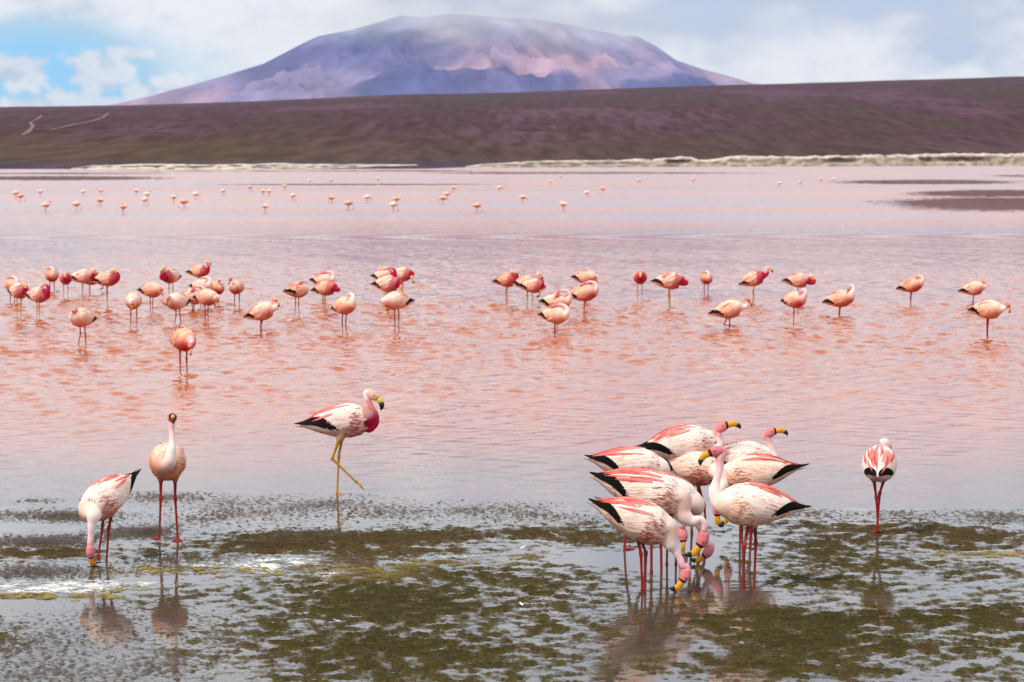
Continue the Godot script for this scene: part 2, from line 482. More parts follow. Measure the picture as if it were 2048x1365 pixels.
# ---------------------------------------------------------------- algae, salt foam
func make_mats() -> void:
	# patches in the shallows: [centre in the photograph, half width, half height, cover, kind]
	# kinds: 0 green algae, 1 brown algae, 2 dark grey mud, 3 salt foam, 4 ochre scum
	var patches := [
		[560, 1092, 190, 15, 1.0, 1], [700, 1078, 260, 14, 0.85, 1], [900, 1070, 200, 14, 0.8, 1], [1060, 1066, 130, 14, 0.75, 1], [1180, 1075, 120, 18, 0.6, 1],
		[760, 1105, 220, 14, 0.6, 1], [640, 1070, 90, 10, 0.8, 2], [1130, 1060, 90, 12, 0.55, 1],
		[820, 1205, 260, 60, 0.78, 0], [680, 1180, 170, 40, 0.6, 0], [900, 1150, 190, 22, 0.62, 0], [1050, 1175, 190, 30, 0.6, 0], [760, 1290, 290, 60, 0.74, 0], [960, 1310, 240, 50, 0.68, 0], [640, 1340, 170, 30, 0.62, 0], [1100, 1260, 120, 40, 0.5, 0], [560, 1245, 90, 40, 0.5, 0], [520, 1200, 80, 25, 0.45, 0], [900, 1360, 300, 25, 0.5, 0],
		[1800, 1062, 240, 16, 0.68, 1], [1640, 1052, 110, 12, 0.6, 1], [1960, 1075, 130, 16, 0.7, 1], [1900, 1095, 170, 10, 0.7, 1], [1700, 1085, 130, 12, 0.6, 1],
		[1640, 1110, 120, 30, 0.6, 0], [1650, 1160, 130, 24, 0.58, 0], [1770, 1130, 100, 25, 0.5, 0], [1740, 1175, 110, 14, 0.5, 0], [1950, 1150, 110, 22, 0.42, 0], [2000, 1185, 80, 16, 0.4, 0],
		[1760, 1240, 320, 28, 0.82, 0], [1960, 1225, 150, 26, 0.72, 0], [1560, 1230, 130, 20, 0.7, 0], [1600, 1290, 180, 40, 0.8, 0], [1500, 1330, 150, 34, 0.74, 0], [1640, 1250, 140, 30, 0.74, 0], [2260, 1250, 200, 60, 0.7, 0], [2240, 1080, 190, 18, 0.7, 1], [-200, 1100, 170, 20, 0.7, 1], [-220, 1290, 180, 60, 0.5, 0], [1780, 1290, 170, 28, 0.72, 0], [1950, 1290, 140, 30, 0.55, 0], [1700, 1345, 150, 26, 0.55, 0], [1420, 1250, 110, 40, 0.62, 0], [2000, 1345, 110, 26, 0.42, 0],
		[120, 1032, 140, 10, 0.85, 2], [280, 1067, 80, 13, 1.0, 2], [60, 1084, 130, 13, 0.95, 2], [90, 1105, 110, 12, 0.85, 1], [330, 997, 110, 10, 0.5, 2], [420, 1030, 190, 24, 0.33, 2], [620, 1020, 180, 26, 0.28, 2], [760, 1030, 190, 20, 0.27, 2], [960, 1025, 170, 20, 0.25, 2], [1110, 1035, 120, 16, 0.3, 2], [380, 1120, 130, 22, 0.34, 2], [60, 1148, 130, 14, 0.7, 2], [200, 1105, 90, 14, 0.45, 1], [430, 1103, 60, 12, 0.5, 1], [290, 1105, 60, 16, 0.42, 1],
		[70, 1003, 40, 5, 0.5, 2], [1600, 1030, 90, 10, 0.42, 2], [1980, 1035, 110, 12, 0.44, 2], [1830, 1032, 90, 8, 0.4, 2],
		[120, 1290, 190, 70, 0.24, 2], [60, 1345, 170, 40, 0.36, 2], [330, 1330, 150, 50, 0.27, 2], [240, 1250, 120, 40, 0.24, 2], [420, 1250, 80, 40, 0.24, 2], [380, 1190, 100, 22, 0.4, 0],
		[440, 1142, 170, 8, 0.6, 4], [620, 1140, 130, 12, 0.6, 4], [740, 1150, 120, 16, 0.62, 4], [900, 1128, 110, 7, 0.66, 4], [90, 1194, 150, 6, 0.7, 4], [230, 1180, 70, 8, 0.5, 4], [1960, 1108, 110, 7, 0.6, 4], [1040, 1112, 60, 6, 0.5, 4],
		[560, 1132, 110, 18, 0.85, 3], [120, 1176, 160, 15, 0.85, 3], [660, 1150, 60, 12, 0.6, 3], [910, 1117, 100, 9, 0.62, 3], [400, 1132, 90, 7, 0.5, 3], [300, 1170, 70, 9, 0.5, 3],
	]
	var spots := []
	for p in patches:
		var s := spot(p[0], p[1])
		var d := -s.z
		spots.append([s.x, d, p[2] * d / F, p[3] * d * d / (F * EYE), p[4], p[5]])
	mat("mud_specks", spots, [2], "dark grey specks and patches of mud on the near left shallows", "mud")
	mat("algae_mat", spots, [0, 1, 4], "clumps of green and brown algae lying in the shallows", "algae")
	mat("salt_foam", spots, [3], "white salt foam lying on the shallows", "foam")

func mat(called: String, spots: Array, kinds: Array, label: String, category: String) -> void:
	var clump := noise(71, 5.2, 3, 0.55) if not kinds.has(2) else noise(75, 15.0, 3, 0.7)
	var fine := noise(72, 26.0, 3, 0.6)
	var broad := noise(73, 0.9, 3, 0.5)
	var colors := [lin(48, 44, 22), lin(58, 47, 29), lin(72, 66, 68), lin(222, 222, 219), lin(122, 106, 64)]
	var cols := 740
	var v := PackedVector3Array()
	var c := PackedColorArray()
	var depth := 11.6
	var rows := 0
	var foam := kinds.has(3)
	while depth < 20.6:
		var near := spots.filter(func(p): return kinds.has(p[5]) and absf(depth - p[1]) < 1.75 * p[3])
		for k in cols:
			var x := (k / float(cols - 1) - 0.5) * (0.5 * depth + 2.4)
			var cover := 0.0
			var total := 0.0
			var col := Color(0, 0, 0)
			for p in near:
				var dx: float = (x - p[0]) / p[2]
				if dx * dx < 3.0:
					var dz: float = (depth - p[1]) / p[3]
					var q := dx * dx + dz * dz
					if q < 3.0:
						var g: float = exp(-q * 0.9) * p[4]
						cover = maxf(cover, g) + 0.12 * minf(cover, g)
						total += g * g
						col += colors[p[5]] * (g * g)
			if total > 1e-5: col = col / total
			var h := -0.02
			var veil := 1.0 if not foam else 0.0
			if cover > 0.05:
				var a := clump.get_noise_2d(x, depth * 1.25) + 0.35 * broad.get_noise_2d(x, depth)
				var b := fine.get_noise_2d(x, depth)
				if foam:
					h = 0.0045
					veil = smoothstep(0.0, 0.75, cover * 1.25 - 0.34 + 0.4 * a + 0.35 * b) * 0.85
				else:
					h = 0.030 * (cover * 1.2 - 0.66 + 1.05 * a + 0.65 * b)
					h = h if h < 0.012 else 0.012 + (h - 0.012) * 0.3
				if not foam:
					veil = (0.5 if not kinds.has(2) else 0.3) * smoothstep(-0.014, -0.001, h) + (0.5 if not kinds.has(2) else 0.55) * smoothstep(-0.001, 0.004, h)
					h = maxf(h, 0.0025 if h > -0.0145 else -0.02)
				else:
					h = maxf(h, -0.02)
				col = col.lerp(colors[1], clampf(broad.get_noise_2d(x * 3.0 + 50.0, depth * 3.0) * 1.6, 0, 0.8)) * (1.0 + 1.0 * b + 0.6 * a)
				if not foam: col = col.lerp(lin(140, 118, 66), clampf(0.35 * (0.004 - absf(h - 0.002)) / 0.004, 0, 0.3))
			col.r = maxf(col.r, 0.008); col.g = maxf(col.g, 0.008); col.b = maxf(col.b, 0.006); col.a = veil
			v.append(Vector3(x, h, -depth))
			c.append(col)
		rows += 1
		depth += 0.0000056 * depth * depth * 8.0 + 0.006
	var nn := grid_normals(v, rows, cols)
	var ix := PackedInt32Array()
	var all := grid_index(rows, cols)
	for q in range(0, all.size(), 3):
		if v[all[q]].y > -0.006 or v[all[q + 1]].y > -0.006 or v[all[q + 2]].y > -0.006:
			ix.append(all[q]); ix.append(all[q + 1]); ix.append(all[q + 2])
	var m := paint(0.8 if not foam else 0.9, 0.12)
	m.transparency = BaseMaterial3D.TRANSPARENCY_ALPHA        # thin film and froth let the water show through
	var o := place(called, mesh_of(v, nn, c, ix, m))
	tag(o, label, category, "", "stuff")
# ---------------------------------------------------------------- flamingos
# along the body axis: [distance from the middle, half width, height above the axis, depth below it]
const TRUNK := [[-0.335, 0.010, 0.006, 0.006], [-0.29, 0.034, 0.028, 0.024], [-0.22, 0.074, 0.074, 0.058], [-0.13, 0.112, 0.115, 0.104], [-0.04, 0.130, 0.136, 0.132], [0.04, 0.132, 0.138, 0.142], [0.11, 0.117, 0.120, 0.130], [0.165, 0.088, 0.088, 0.098]]
var feather_mat: StandardMaterial3D
var leg_mat: StandardMaterial3D
var bill_mat: StandardMaterial3D
var eye_mat: StandardMaterial3D
var eye_mesh: SphereMesh

class Shape:
	var v := PackedVector3Array()
	var n := PackedVector3Array()
	var c := PackedColorArray()
	var ix := PackedInt32Array()
	func smooth_from(first_v: int, first_i: int) -> void:
		for k in range(first_v, v.size()): n[k] = Vector3.ZERO
		for k in range(first_i, ix.size(), 3):
			var q := (v[ix[k + 2]] - v[ix[k]]).cross(v[ix[k + 1]] - v[ix[k]])
			n[ix[k]] += q; n[ix[k + 1]] += q; n[ix[k + 2]] += q
		for k in range(first_v, v.size()): n[k] = n[k].normalized()

func pour(shapes: Array, mats: Array) -> ArrayMesh:
	var me := ArrayMesh.new()
	for k in shapes.size():
		if shapes[k].v.size() == 0: continue
		var a := []
		a.resize(Mesh.ARRAY_MAX)
		a[Mesh.ARRAY_VERTEX] = shapes[k].v
		a[Mesh.ARRAY_NORMAL] = shapes[k].n
		a[Mesh.ARRAY_COLOR] = shapes[k].c
		a[Mesh.ARRAY_INDEX] = shapes[k].ix
		me.add_surface_from_arrays(Mesh.PRIMITIVE_TRIANGLES, a)
		me.surface_set_material(me.get_surface_count() - 1, mats[k])
	return me

# a tube through rings [centre, half width, up, down, colour above, colour below]; a frame is carried along it
func sweep(sh: Shape, rings: Array, up0: Vector3, sides: int, capped := true) -> void:
	var v0 := sh.v.size()
	var i0 := sh.ix.size()
	var up := up0
	var prev_t := Vector3.ZERO
	for r in rings.size():
		var t: Vector3 = (rings[mini(r + 1, rings.size() - 1)][0] - rings[maxi(r - 1, 0)][0]).normalized()
		if r > 0:
			var ax := prev_t.cross(t)
			if ax.length() > 1e-5: up = up.rotated(ax.normalized(), prev_t.angle_to(t))
		up = (up - t * up.dot(t)).normalized()
		prev_t = t
		var side := t.cross(up)
		for k in sides:
			var a := TAU * k / sides
			var ca := cos(a)
			sh.v.append(rings[r][0] + up * ca * (rings[r][2] if ca > 0 else rings[r][3]) + side * sin(a) * rings[r][1])
			sh.n.append(Vector3.UP)
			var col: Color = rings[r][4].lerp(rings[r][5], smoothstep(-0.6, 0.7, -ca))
			sh.c.append(col * (1.0 + 0.10 * (rng.randf() - 0.5)))
	for r in rings.size() - 1:
		for k in sides:
			var p := v0 + r * sides + k
			var q := v0 + r * sides + (k + 1) % sides
			sh.ix.append_array([p, p + sides, q, q, p + sides, q + sides])
	if capped:
		for e in [0, rings.size() - 1]:
			var m := sh.v.size()
			sh.v.append(rings[e][0])
			sh.n.append(Vector3.UP)
			sh.c.append(rings[e][4])
			for k in sides:
				var p: int = v0 + e * sides + k
				var q: int = v0 + e * sides + (k + 1) % sides
				if e == 0: sh.ix.append_array([m, p, q])
				else: sh.ix.append_array([m, q, p])
	sh.smooth_from(v0, i0)

func trunk_at(s: float) -> Array:
	var k := 0
	while k < TRUNK.size() - 2 and s > TRUNK[k + 1][0]: k += 1
	var t: float = clampf((s - TRUNK[k][0]) / (TRUNK[k + 1][0] - TRUNK[k][0]), 0, 1)
	return [lerpf(TRUNK[k][1], TRUNK[k + 1][1], t), lerpf(TRUNK[k][2], TRUNK[k + 1][2], t), lerpf(TRUNK[k][3], TRUNK[k + 1][3], t)]

# a point of the plumage: s along the axis, a from the back (0) down a flank (90) to the belly (180 degrees)
func skin(b: Dictionary, s: float, a: float, off: float) -> Vector3:
	var r := trunk_at(s)
	var ca := cos(a)
	var up: float = r[1] if ca > 0 else r[2]
	var lift := 0.0
	if s < -0.22: lift = (-0.22 - s) * 0.06
	var z: float = b.fat
	return b.middle + b.axis * (s * b.size) + (b.up * (ca * (up * z + off) + lift) + b.side * (sin(a) * (r[0] * z + off))) * b.size

func feather(sh: Shape, b: Dictionary, s: float, a: float, length: float, turn: float, width: float, off0: float, off1: float, base: Color, tip: Color) -> void:
	var v0 := sh.v.size()
	var i0 := sh.ix.size()
	var shape := [0.55, 1.0, 0.9, 0.12]
	for k in 4:
		var t := k / 3.0
		var ss := s - length * t
		var aa := a + turn * t
		var r: float = maxf(0.02, trunk_at(ss)[0] * b.fat)
		var off := lerpf(off0, off1, t)
		var da: float = width * shape[k] * 0.5 / r
		da = minf(da, 0.6)
		var col := base.lerp(tip, smoothstep(0.25, 0.9, t))
		for j in [-1, 0, 1]:
			sh.v.append(skin(b, ss, aa + da * j, off + (0.0018 if j == 0 else 0.0)))
			sh.n.append(Vector3.UP)
			sh.c.append(col * (1.0 if j == 0 else 0.97))
	for k in 3:
		for j in 2:
			var p := v0 + k * 3 + j
			if sin(a) * 1.0 >= 0: sh.ix.append_array([p, p + 1, p + 3, p + 1, p + 4, p + 3])
			else: sh.ix.append_array([p, p + 3, p + 1, p + 1, p + 3, p + 4])
	sh.smooth_from(v0, i0)

func catmull(p: Array, k: int, t: float) -> Vector3:
	var a: Vector3 = p[maxi(k - 1, 0)]
	var b: Vector3 = p[k]
	var c: Vector3 = p[k + 1]
	var d: Vector3 = p[mini(k + 2, p.size() - 1)]
	# centripetal parametrisation keeps tight bends free of loops
	var t1 := pow(maxf(a.distance_to(b), 1e-4), 0.5)
	var t2 := pow(maxf(b.distance_to(c), 1e-4), 0.5)
	var t3 := pow(maxf(c.distance_to(d), 1e-4), 0.5)
	var m1 := (c - b) if a == b else t2 * ((b - a) / t1 - (c - a) / (t1 + t2) + (c - b) / t2)
	var m2 := (c - b) if c == d else t2 * ((c - b) / t2 - (d - b) / (t2 + t3) + (d - c) / t3)
	return b.cubic_interpolate(c, b - m1 * 0.0 + (b - c) * 0.0, c, 0.0) if false else hermite(b, c, m1, m2, t)

func hermite(b: Vector3, c: Vector3, m1: Vector3, m2: Vector3, t: float) -> Vector3:
	var q := t * t
	var w := q * t
	return b * (2 * w - 3 * q + 1) + m1 * (w - 2 * q + t) + c * (3 * q - 2 * w) + m2 * (w - q)

func palette(kind: String, warm: float) -> Dictionary:
	# warm: how orange-pink the bird's body is
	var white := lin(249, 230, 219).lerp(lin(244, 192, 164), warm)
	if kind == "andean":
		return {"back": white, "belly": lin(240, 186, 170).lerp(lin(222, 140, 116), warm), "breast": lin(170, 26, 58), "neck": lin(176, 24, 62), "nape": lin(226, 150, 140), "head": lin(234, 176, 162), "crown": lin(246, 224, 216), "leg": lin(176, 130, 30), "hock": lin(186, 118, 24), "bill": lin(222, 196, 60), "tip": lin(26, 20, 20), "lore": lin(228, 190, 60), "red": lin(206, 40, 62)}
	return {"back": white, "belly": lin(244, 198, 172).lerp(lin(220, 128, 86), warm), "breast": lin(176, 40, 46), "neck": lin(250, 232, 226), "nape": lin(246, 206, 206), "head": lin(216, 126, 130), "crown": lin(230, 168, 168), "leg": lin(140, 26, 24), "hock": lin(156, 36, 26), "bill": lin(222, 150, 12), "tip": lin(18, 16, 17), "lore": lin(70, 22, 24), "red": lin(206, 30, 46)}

# b: middle, axis, up, side, size, fat (all local); neck: [points]; head, look, chin; legs: [[hip_side, knee, ankle, toes or null]]
func make_flamingo(b: Dictionary) -> MeshInstance3D:
	var z: float = b.size
	var pal := palette(b.kind, b.warm)
	if b.get("pale_head", false):
		pal.head = lin(238, 196, 188)
		pal.crown = lin(250, 236, 230)
	var fine: int = b.detail
	var sides: int = [8, 12, 20][fine]
	var body := Shape.new()
	var rings := []
	# tail to breast
	var path := []
	var radii := []
	var neck_w: float = b.get("neck_width", 1.0)
	for k in TRUNK.size():
		path.append(b.middle + b.axis * (TRUNK[k][0] * z) + b.up * (maxf(0.0, -0.22 - TRUNK[k][0]) * 0.06 * z))
		radii.append([TRUNK[k][1] * b.fat, TRUNK[k][2] * b.fat, TRUNK[k][3] * b.fat])
	var body_rings := path.size()
	var count: int = b.neck.size()
	for k in count:
		path.append(b.neck[k])
		var t := k / float(maxi(count - 1, 1))
		var w := lerpf(b.get("root", 0.050), 0.0215, smoothstep(-0.05, 0.5, t)) * neck_w
		radii.append([w, w, w])
	var look: Vector3 = b.look
	var chin: Vector3 = (b.chin - look * b.chin.dot(look)).normalized()
	for k in [[-0.045, 0.0245, 0.012], [-0.02, 0.034, 0.004], [0.008, 0.0365, 0.0], [0.034, 0.030, 0.002], [0.050, 0.0205, 0.006]]:
		path.append(b.head + look * (k[0] * z) + chin * (k[2] * z))
		radii.append([k[1] * 0.86, k[1], k[1]])
	var steps: int = [2, 3, 5][fine]
	var last := path.size() - 1
	for k in last:
		for j in steps:
			var t := j / float(steps)
			var w := []
			for q in 3: w.append(lerpf(radii[k][q], radii[k + 1][q], smoothstep(0, 1, t) if k >= body_rings else t) * z)
			var f := k + t
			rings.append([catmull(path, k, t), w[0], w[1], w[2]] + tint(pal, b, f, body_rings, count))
	rings.append([path[last], radii[last][0] * z, radii[last][1] * z, radii[last][2] * z, pal.lore, pal.lore])
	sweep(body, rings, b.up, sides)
	# legs
	var limb := Shape.new()
	for leg in b.legs:
		var hip: Vector3 = b.middle - b.up * 0.06 * z + b.side * leg[0] * 0.05 * z - b.axis * 0.015 * z
		var knee: Vector3 = leg[1]
		var ankle: Vector3 = leg[2]
		var ls := 6 if fine < 2 else 9
		var thigh: Color = pal.belly.lerp(pal.leg, 0.35)
		var pts := [[hip, 0.050, thigh], [hip.lerp(knee, 0.30), 0.026, thigh], [hip.lerp(knee, 0.45), 0.0125, pal.leg], [hip.lerp(knee, 0.86), 0.0090, pal.leg], [knee.lerp(hip, 0.04), 0.0138, pal.hock], [knee, 0.0145, pal.hock], [knee.lerp(ankle, 0.10), 0.0098, pal.leg], [knee.lerp(ankle, 0.30), 0.0080, pal.leg], [knee.lerp(ankle, 0.90), 0.0078, pal.leg], [ankle, 0.0115, pal.hock]]
		var lr := []
		for p in pts: lr.append([p[0], p[1] * z, p[1] * z, p[1] * z, p[2], p[2]])
		sweep(limb, lr, b.axis, ls)
		if leg.size() > 3 and leg[3] != null:
			# three front toes joined by webs; leg[3] is the way they point
			var fwd: Vector3 = leg[3]
			var flat: Vector3 = leg[4]
			var out := fwd.cross(flat)
			var ends := []
			for j in [-1, 0, 1]:
				var e: Vector3 = ankle + (fwd * cos(j * 0.62) + out * sin(j * 0.62)) * (0.078 if j == 0 else 0.068) * z - flat * 0.006 * z
				ends.append(e)
				sweep(limb, [[ankle, 0.010 * z, 0.010 * z, 0.008 * z, pal.hock, pal.leg], [ankle.lerp(e, 0.5) + flat * 0.004 * z, 0.0065 * z, 0.006 * z, 0.005 * z, pal.hock, pal.leg], [e, 0.003 * z, 0.003 * z, 0.002 * z, pal.leg, pal.leg]], flat, 6)
			for j in 2:
				var v0 := limb.v.size()
				var i0 := limb.ix.size()
				for p in [ankle, ends[j], ends[j].lerp(ends[j + 1], 0.5).lerp(ankle, 0.22), ends[j + 1]]:
					limb.v.append(p)
					limb.n.append(Vector3.UP)
					limb.c.append(pal.hock)
				limb.ix.append_array([v0, v0 + 1, v0 + 2, v0, v0 + 2, v0 + 3])
				limb.smooth_from(v0, i0)
	# contour feathers over breast, flanks and back
	if fine == 2:
		for k in 460:
			var s := rng.randf_range(-0.2, 0.17) if k < 200 else rng.randf_range(0.05, 0.18)
			var a := rng.randf_range(-PI, PI)
			var aa := absf(a)
			var front := smoothstep(0.02, 0.10, s)
			var red: float = b.red * front * smoothstep(0.6, 1.4, aa)
			var c1: Color = pal.back.lerp(pal.belly, smoothstep(0.9, 2.2, aa + 0.5 * rng.randf())) * rng.randf_range(0.9, 1.06)
			var c2 := c1 * rng.randf_range(0.9, 1.05)
			if rng.randf() < red: c2 = pal.breast.lerp(pal.red, rng.randf() * 0.6) * rng.randf_range(0.55, 1.1)
			var is_red := c2.g < 0.12
			feather(body, b, s, a, rng.randf_range(0.05, 0.085) if is_red else rng.randf_range(0.03, 0.055), 0.12 * signf(a) * rng.randf_range(-1, 1), rng.randf_range(0.007, 0.013) if is_red else rng.randf_range(0.009, 0.019), 0.001, 0.005, c1, c2)
	var root := MeshInstance3D.new()
	root.mesh = pour([body, limb], [feather_mat, leg_mat])
	# bill
	var bill := Shape.new()
	var tip := Shape.new()
	var b0: Vector3 = b.head + look * 0.046 * z + chin * 0.005 * z
	var bp := [b0, b0 + look * 0.022 * z + chin * 0.002 * z, b0 + look * 0.043 * z + chin * 0.008 * z, b0 + look * 0.060 * z + chin * 0.023 * z, b0 + look * 0.070 * z + chin * 0.043 * z, b0 + look * 0.070 * z + chin * 0.060 * z]
	var br := [[0.0140, 0.0190], [0.0140, 0.0208], [0.0130, 0.0213], [0.0105, 0.0190], [0.0075, 0.0125], [0.002, 0.003]]
	var split: int = 3 if b.kind != "andean" else 2
	var r1 := []
	for k in split + 1: r1.append([bp[k], br[k][0] * z, br[k][1] * z, br[k][1] * z, pal.bill, pal.bill])
	sweep(bill, r1, -chin, 10 if fine == 2 else 7)
	var r2 := []
	for k in range(split, 6): r2.append([bp[k], (br[k][0] + 0.0006) * z, (br[k][1] + 0.0006) * z, (br[k][1] + 0.0006) * z, pal.tip, pal.tip])
	sweep(tip, r2, (-chin + look * (0.6 if split == 3 else 0.2)).normalized(), 10 if fine == 2 else 7)
	if fine == 0:
		put(root, "bill", pour([bill, tip], [bill_mat, bill_mat]))
	else:
		var bn := put(root, "bill", pour([bill], [bill_mat]))
		var tn := put(bn, "bill_tip", pour([tip], [bill_mat]))
		tn.set_meta("label", "black tip of the bill")
	# folded wings and tail
	for w in ([-1.0, 1.0] if fine > 0 else []):
		var cover := Shape.new()
		var flight := Shape.new()
		var rows := 13 if fine == 2 else 5
		for r in rows:
			var t := r / float(rows - 1)
			var s := lerpf(-0.13, 0.10, t)
			var per := 13 if fine == 2 else 4
			for k in per:
				var a := lerpf(0.16, lerpf(1.25, 1.95, smoothstep(0.0, 0.5, t)) - 0.3 * maxf(0.0, t - 0.6), (k + rng.randf_range(-0.3, 0.3)) / float(per - 1))
				var c1: Color = pal.back.lerp(pal.belly, clampf((0.25 if fine == 2 else 0.5) * a - 0.2 + rng.randf_range(-0.15, 0.25), 0, 0.9)) * rng.randf_range(0.93, 1.05)
				var c2 := c1 * rng.randf_range(0.92, 1.04)
				if rng.randf() < 0.22 + 0.35 * b.warm: c2 = c2.lerp(lin(232, 140, 104), rng.randf_range(0.2, 0.75) * clampf(a, 0.3, 1.0))
				if rng.randf() < b.streak * 0.07 * smoothstep(0.9, 0.2, t): c2 = pal.red * rng.randf_range(0.8, 1.1)
				var len := rng.randf_range(0.085, 0.14) if fine == 2 else 0.11
				feather(cover, b, s + rng.randf_range(-0.012, 0.012) - maxf(0.0, a - 0.8) * 0.055, a * w, len, w * rng.randf_range(0.18, 0.42), rng.randf_range(0.010, 0.019) if fine == 2 else 0.055, 0.003, 0.0065, c1, c2)
		# long red plumes along the back
		for k in int((14 if fine == 2 else 4) * b.streak):
			var a := 0.04 + 0.95 * pow(rng.randf(), 1.5)
			var c1: Color = pal.red.lerp(lin(232, 84, 60), rng.randf() * 0.6).lerp(pal.back, 0.2 * pow(rng.randf(), 2.0))
			var s := rng.randf_range(-0.12, 0.07)
			feather(cover, b, s, a * w, rng.randf_range(0.15, 0.23), w * rng.randf_range(-0.1, 0.25), rng.randf_range(0.009, 0.019) if fine == 2 else 0.02, 0.011, 0.013, c1.lerp(pal.back, 0.25), c1)
		for k in (9 if fine == 2 else 3):
			var t := k / float(8 if fine == 2 else 2)
			feather(flight, b, lerpf(-0.02, -0.15, t) + b.black[0] - (0.0 if fine == 2 else 0.07), w * lerpf(2.0, 1.0, t), (lerpf(0.20, 0.22, t) - (0.0 if fine == 2 else 0.06)) * b.black[1], w * lerpf(-0.55, -0.25, t), 0.046 if fine == 2 else 0.07, 0.006 + 0.003 * t, 0.012 + 0.002 * t, pal.tip, pal.tip * 1.3)
		var wn := put(root, "wing", pour([cover], [feather_mat]))
		put(wn, "flight_feathers", pour([flight], [feather_mat])).set_meta("label", "black folded flight feathers")
	if fine > 0:
		var tail := Shape.new()
		for k in (9 if fine == 2 else 4):
			var a := PI + lerpf(-1.1, 1.1, k / float(8 if fine == 2 else 3))
			var c1: Color = pal.belly.lerp(pal.back, 0.5) * rng.randf_range(0.9, 1.05)
			feather(tail, b, -0.19, a, rng.randf_range(0.15, 0.18), (a - PI) * -0.3, 0.03, 0.003, 0.004, c1, c1.lerp(lin(240, 150, 140), 0.4 * rng.randf()))
		put(root, "tail", pour([tail], [feather_mat]))
	if fine == 2:
		var outw := look.cross(chin).normalized()
		for w in [-1.0, 1.0]:
			var e := MeshInstance3D.new()
			e.name = "eye"
			e.mesh = eye_mesh
			e.position = b.head + look * 0.020 * z - chin * 0.008 * z + outw * w * 0.0285 * z
			root.add_child(e, true)
	return root

func put(parent: Node, called: String, me: Mesh) -> MeshInstance3D:
	var o := MeshInstance3D.new()
	o.name = called
	o.mesh = me
	parent.add_child(o, true)
	return o

func fine_bird(b: Dictionary) -> bool:
	return b.detail == 2

# colours of a ring: above and below
func tint(pal: Dictionary, b: Dictionary, f: float, body_rings: int, count: int) -> Array:
	var nb := float(body_rings - 1)
	if f <= nb:
		var front := smoothstep(nb - 3.4, nb - 0.6, f)
		var below: Color = (pal.belly if fine_bird(b) else pal.belly.lerp(lin(184, 84, 48), minf(0.9, 0.75 * b.warm))).lerp(pal.breast, front * b.red * 0.9)  # farther birds: orange belly darkened further to paint in the shade underneath
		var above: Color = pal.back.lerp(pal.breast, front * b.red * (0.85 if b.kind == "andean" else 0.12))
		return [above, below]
	var t := (f - nb) / float(count)
	if t <= 1.0:
		var c: Color
		if b.kind == "andean": c = pal.breast.lerp(pal.neck, smoothstep(0, 0.3, t)).lerp(pal.nape, smoothstep(0.55, 0.9, t))
		else:
			var low: Color = pal.neck.lerp(pal.head, clampf(b.red - 0.35, 0, 1) * (0.7 if b.detail < 2 else 0.2))
			c = pal.back.lerp(pal.belly, 0.55).lerp(low, smoothstep(0.0, 0.45, t)).lerp(pal.nape, smoothstep(0.35, 0.8, t)).lerp(pal.head, 0.55 * smoothstep(0.75, 1.0, t))
		return [c.lerp(pal.breast, 0.3 * b.red * smoothstep(0.3, 0.0, t)), c.lerp(pal.breast, 0.6 * b.red * smoothstep(0.35, 0.0, t))]
	var h := f - nb - count
	var hc: Color = pal.crown.lerp(pal.head, smoothstep(0.5, 2.2, h))
	return [hc.lerp(pal.lore, smoothstep(3.8, 4.4, h)), pal.head.lerp(pal.lore, smoothstep(3.9, 4.5, h))]
func bird_materials() -> void:
	feather_mat = paint(0.85, 0.25)
	leg_mat = paint(0.5, 0.4)
	bill_mat = paint(0.4, 0.5)
	eye_mat = StandardMaterial3D.new()
	eye_mat.albedo_color = Color(0.03, 0.025, 0.02)
	eye_mat.roughness = 0.15
	eye_mesh = SphereMesh.new()
	eye_mesh.radius = 0.0055
	eye_mesh.height = 0.011
	eye_mesh.radial_segments = 10
	eye_mesh.rings = 6
	eye_mesh.material = eye_mat

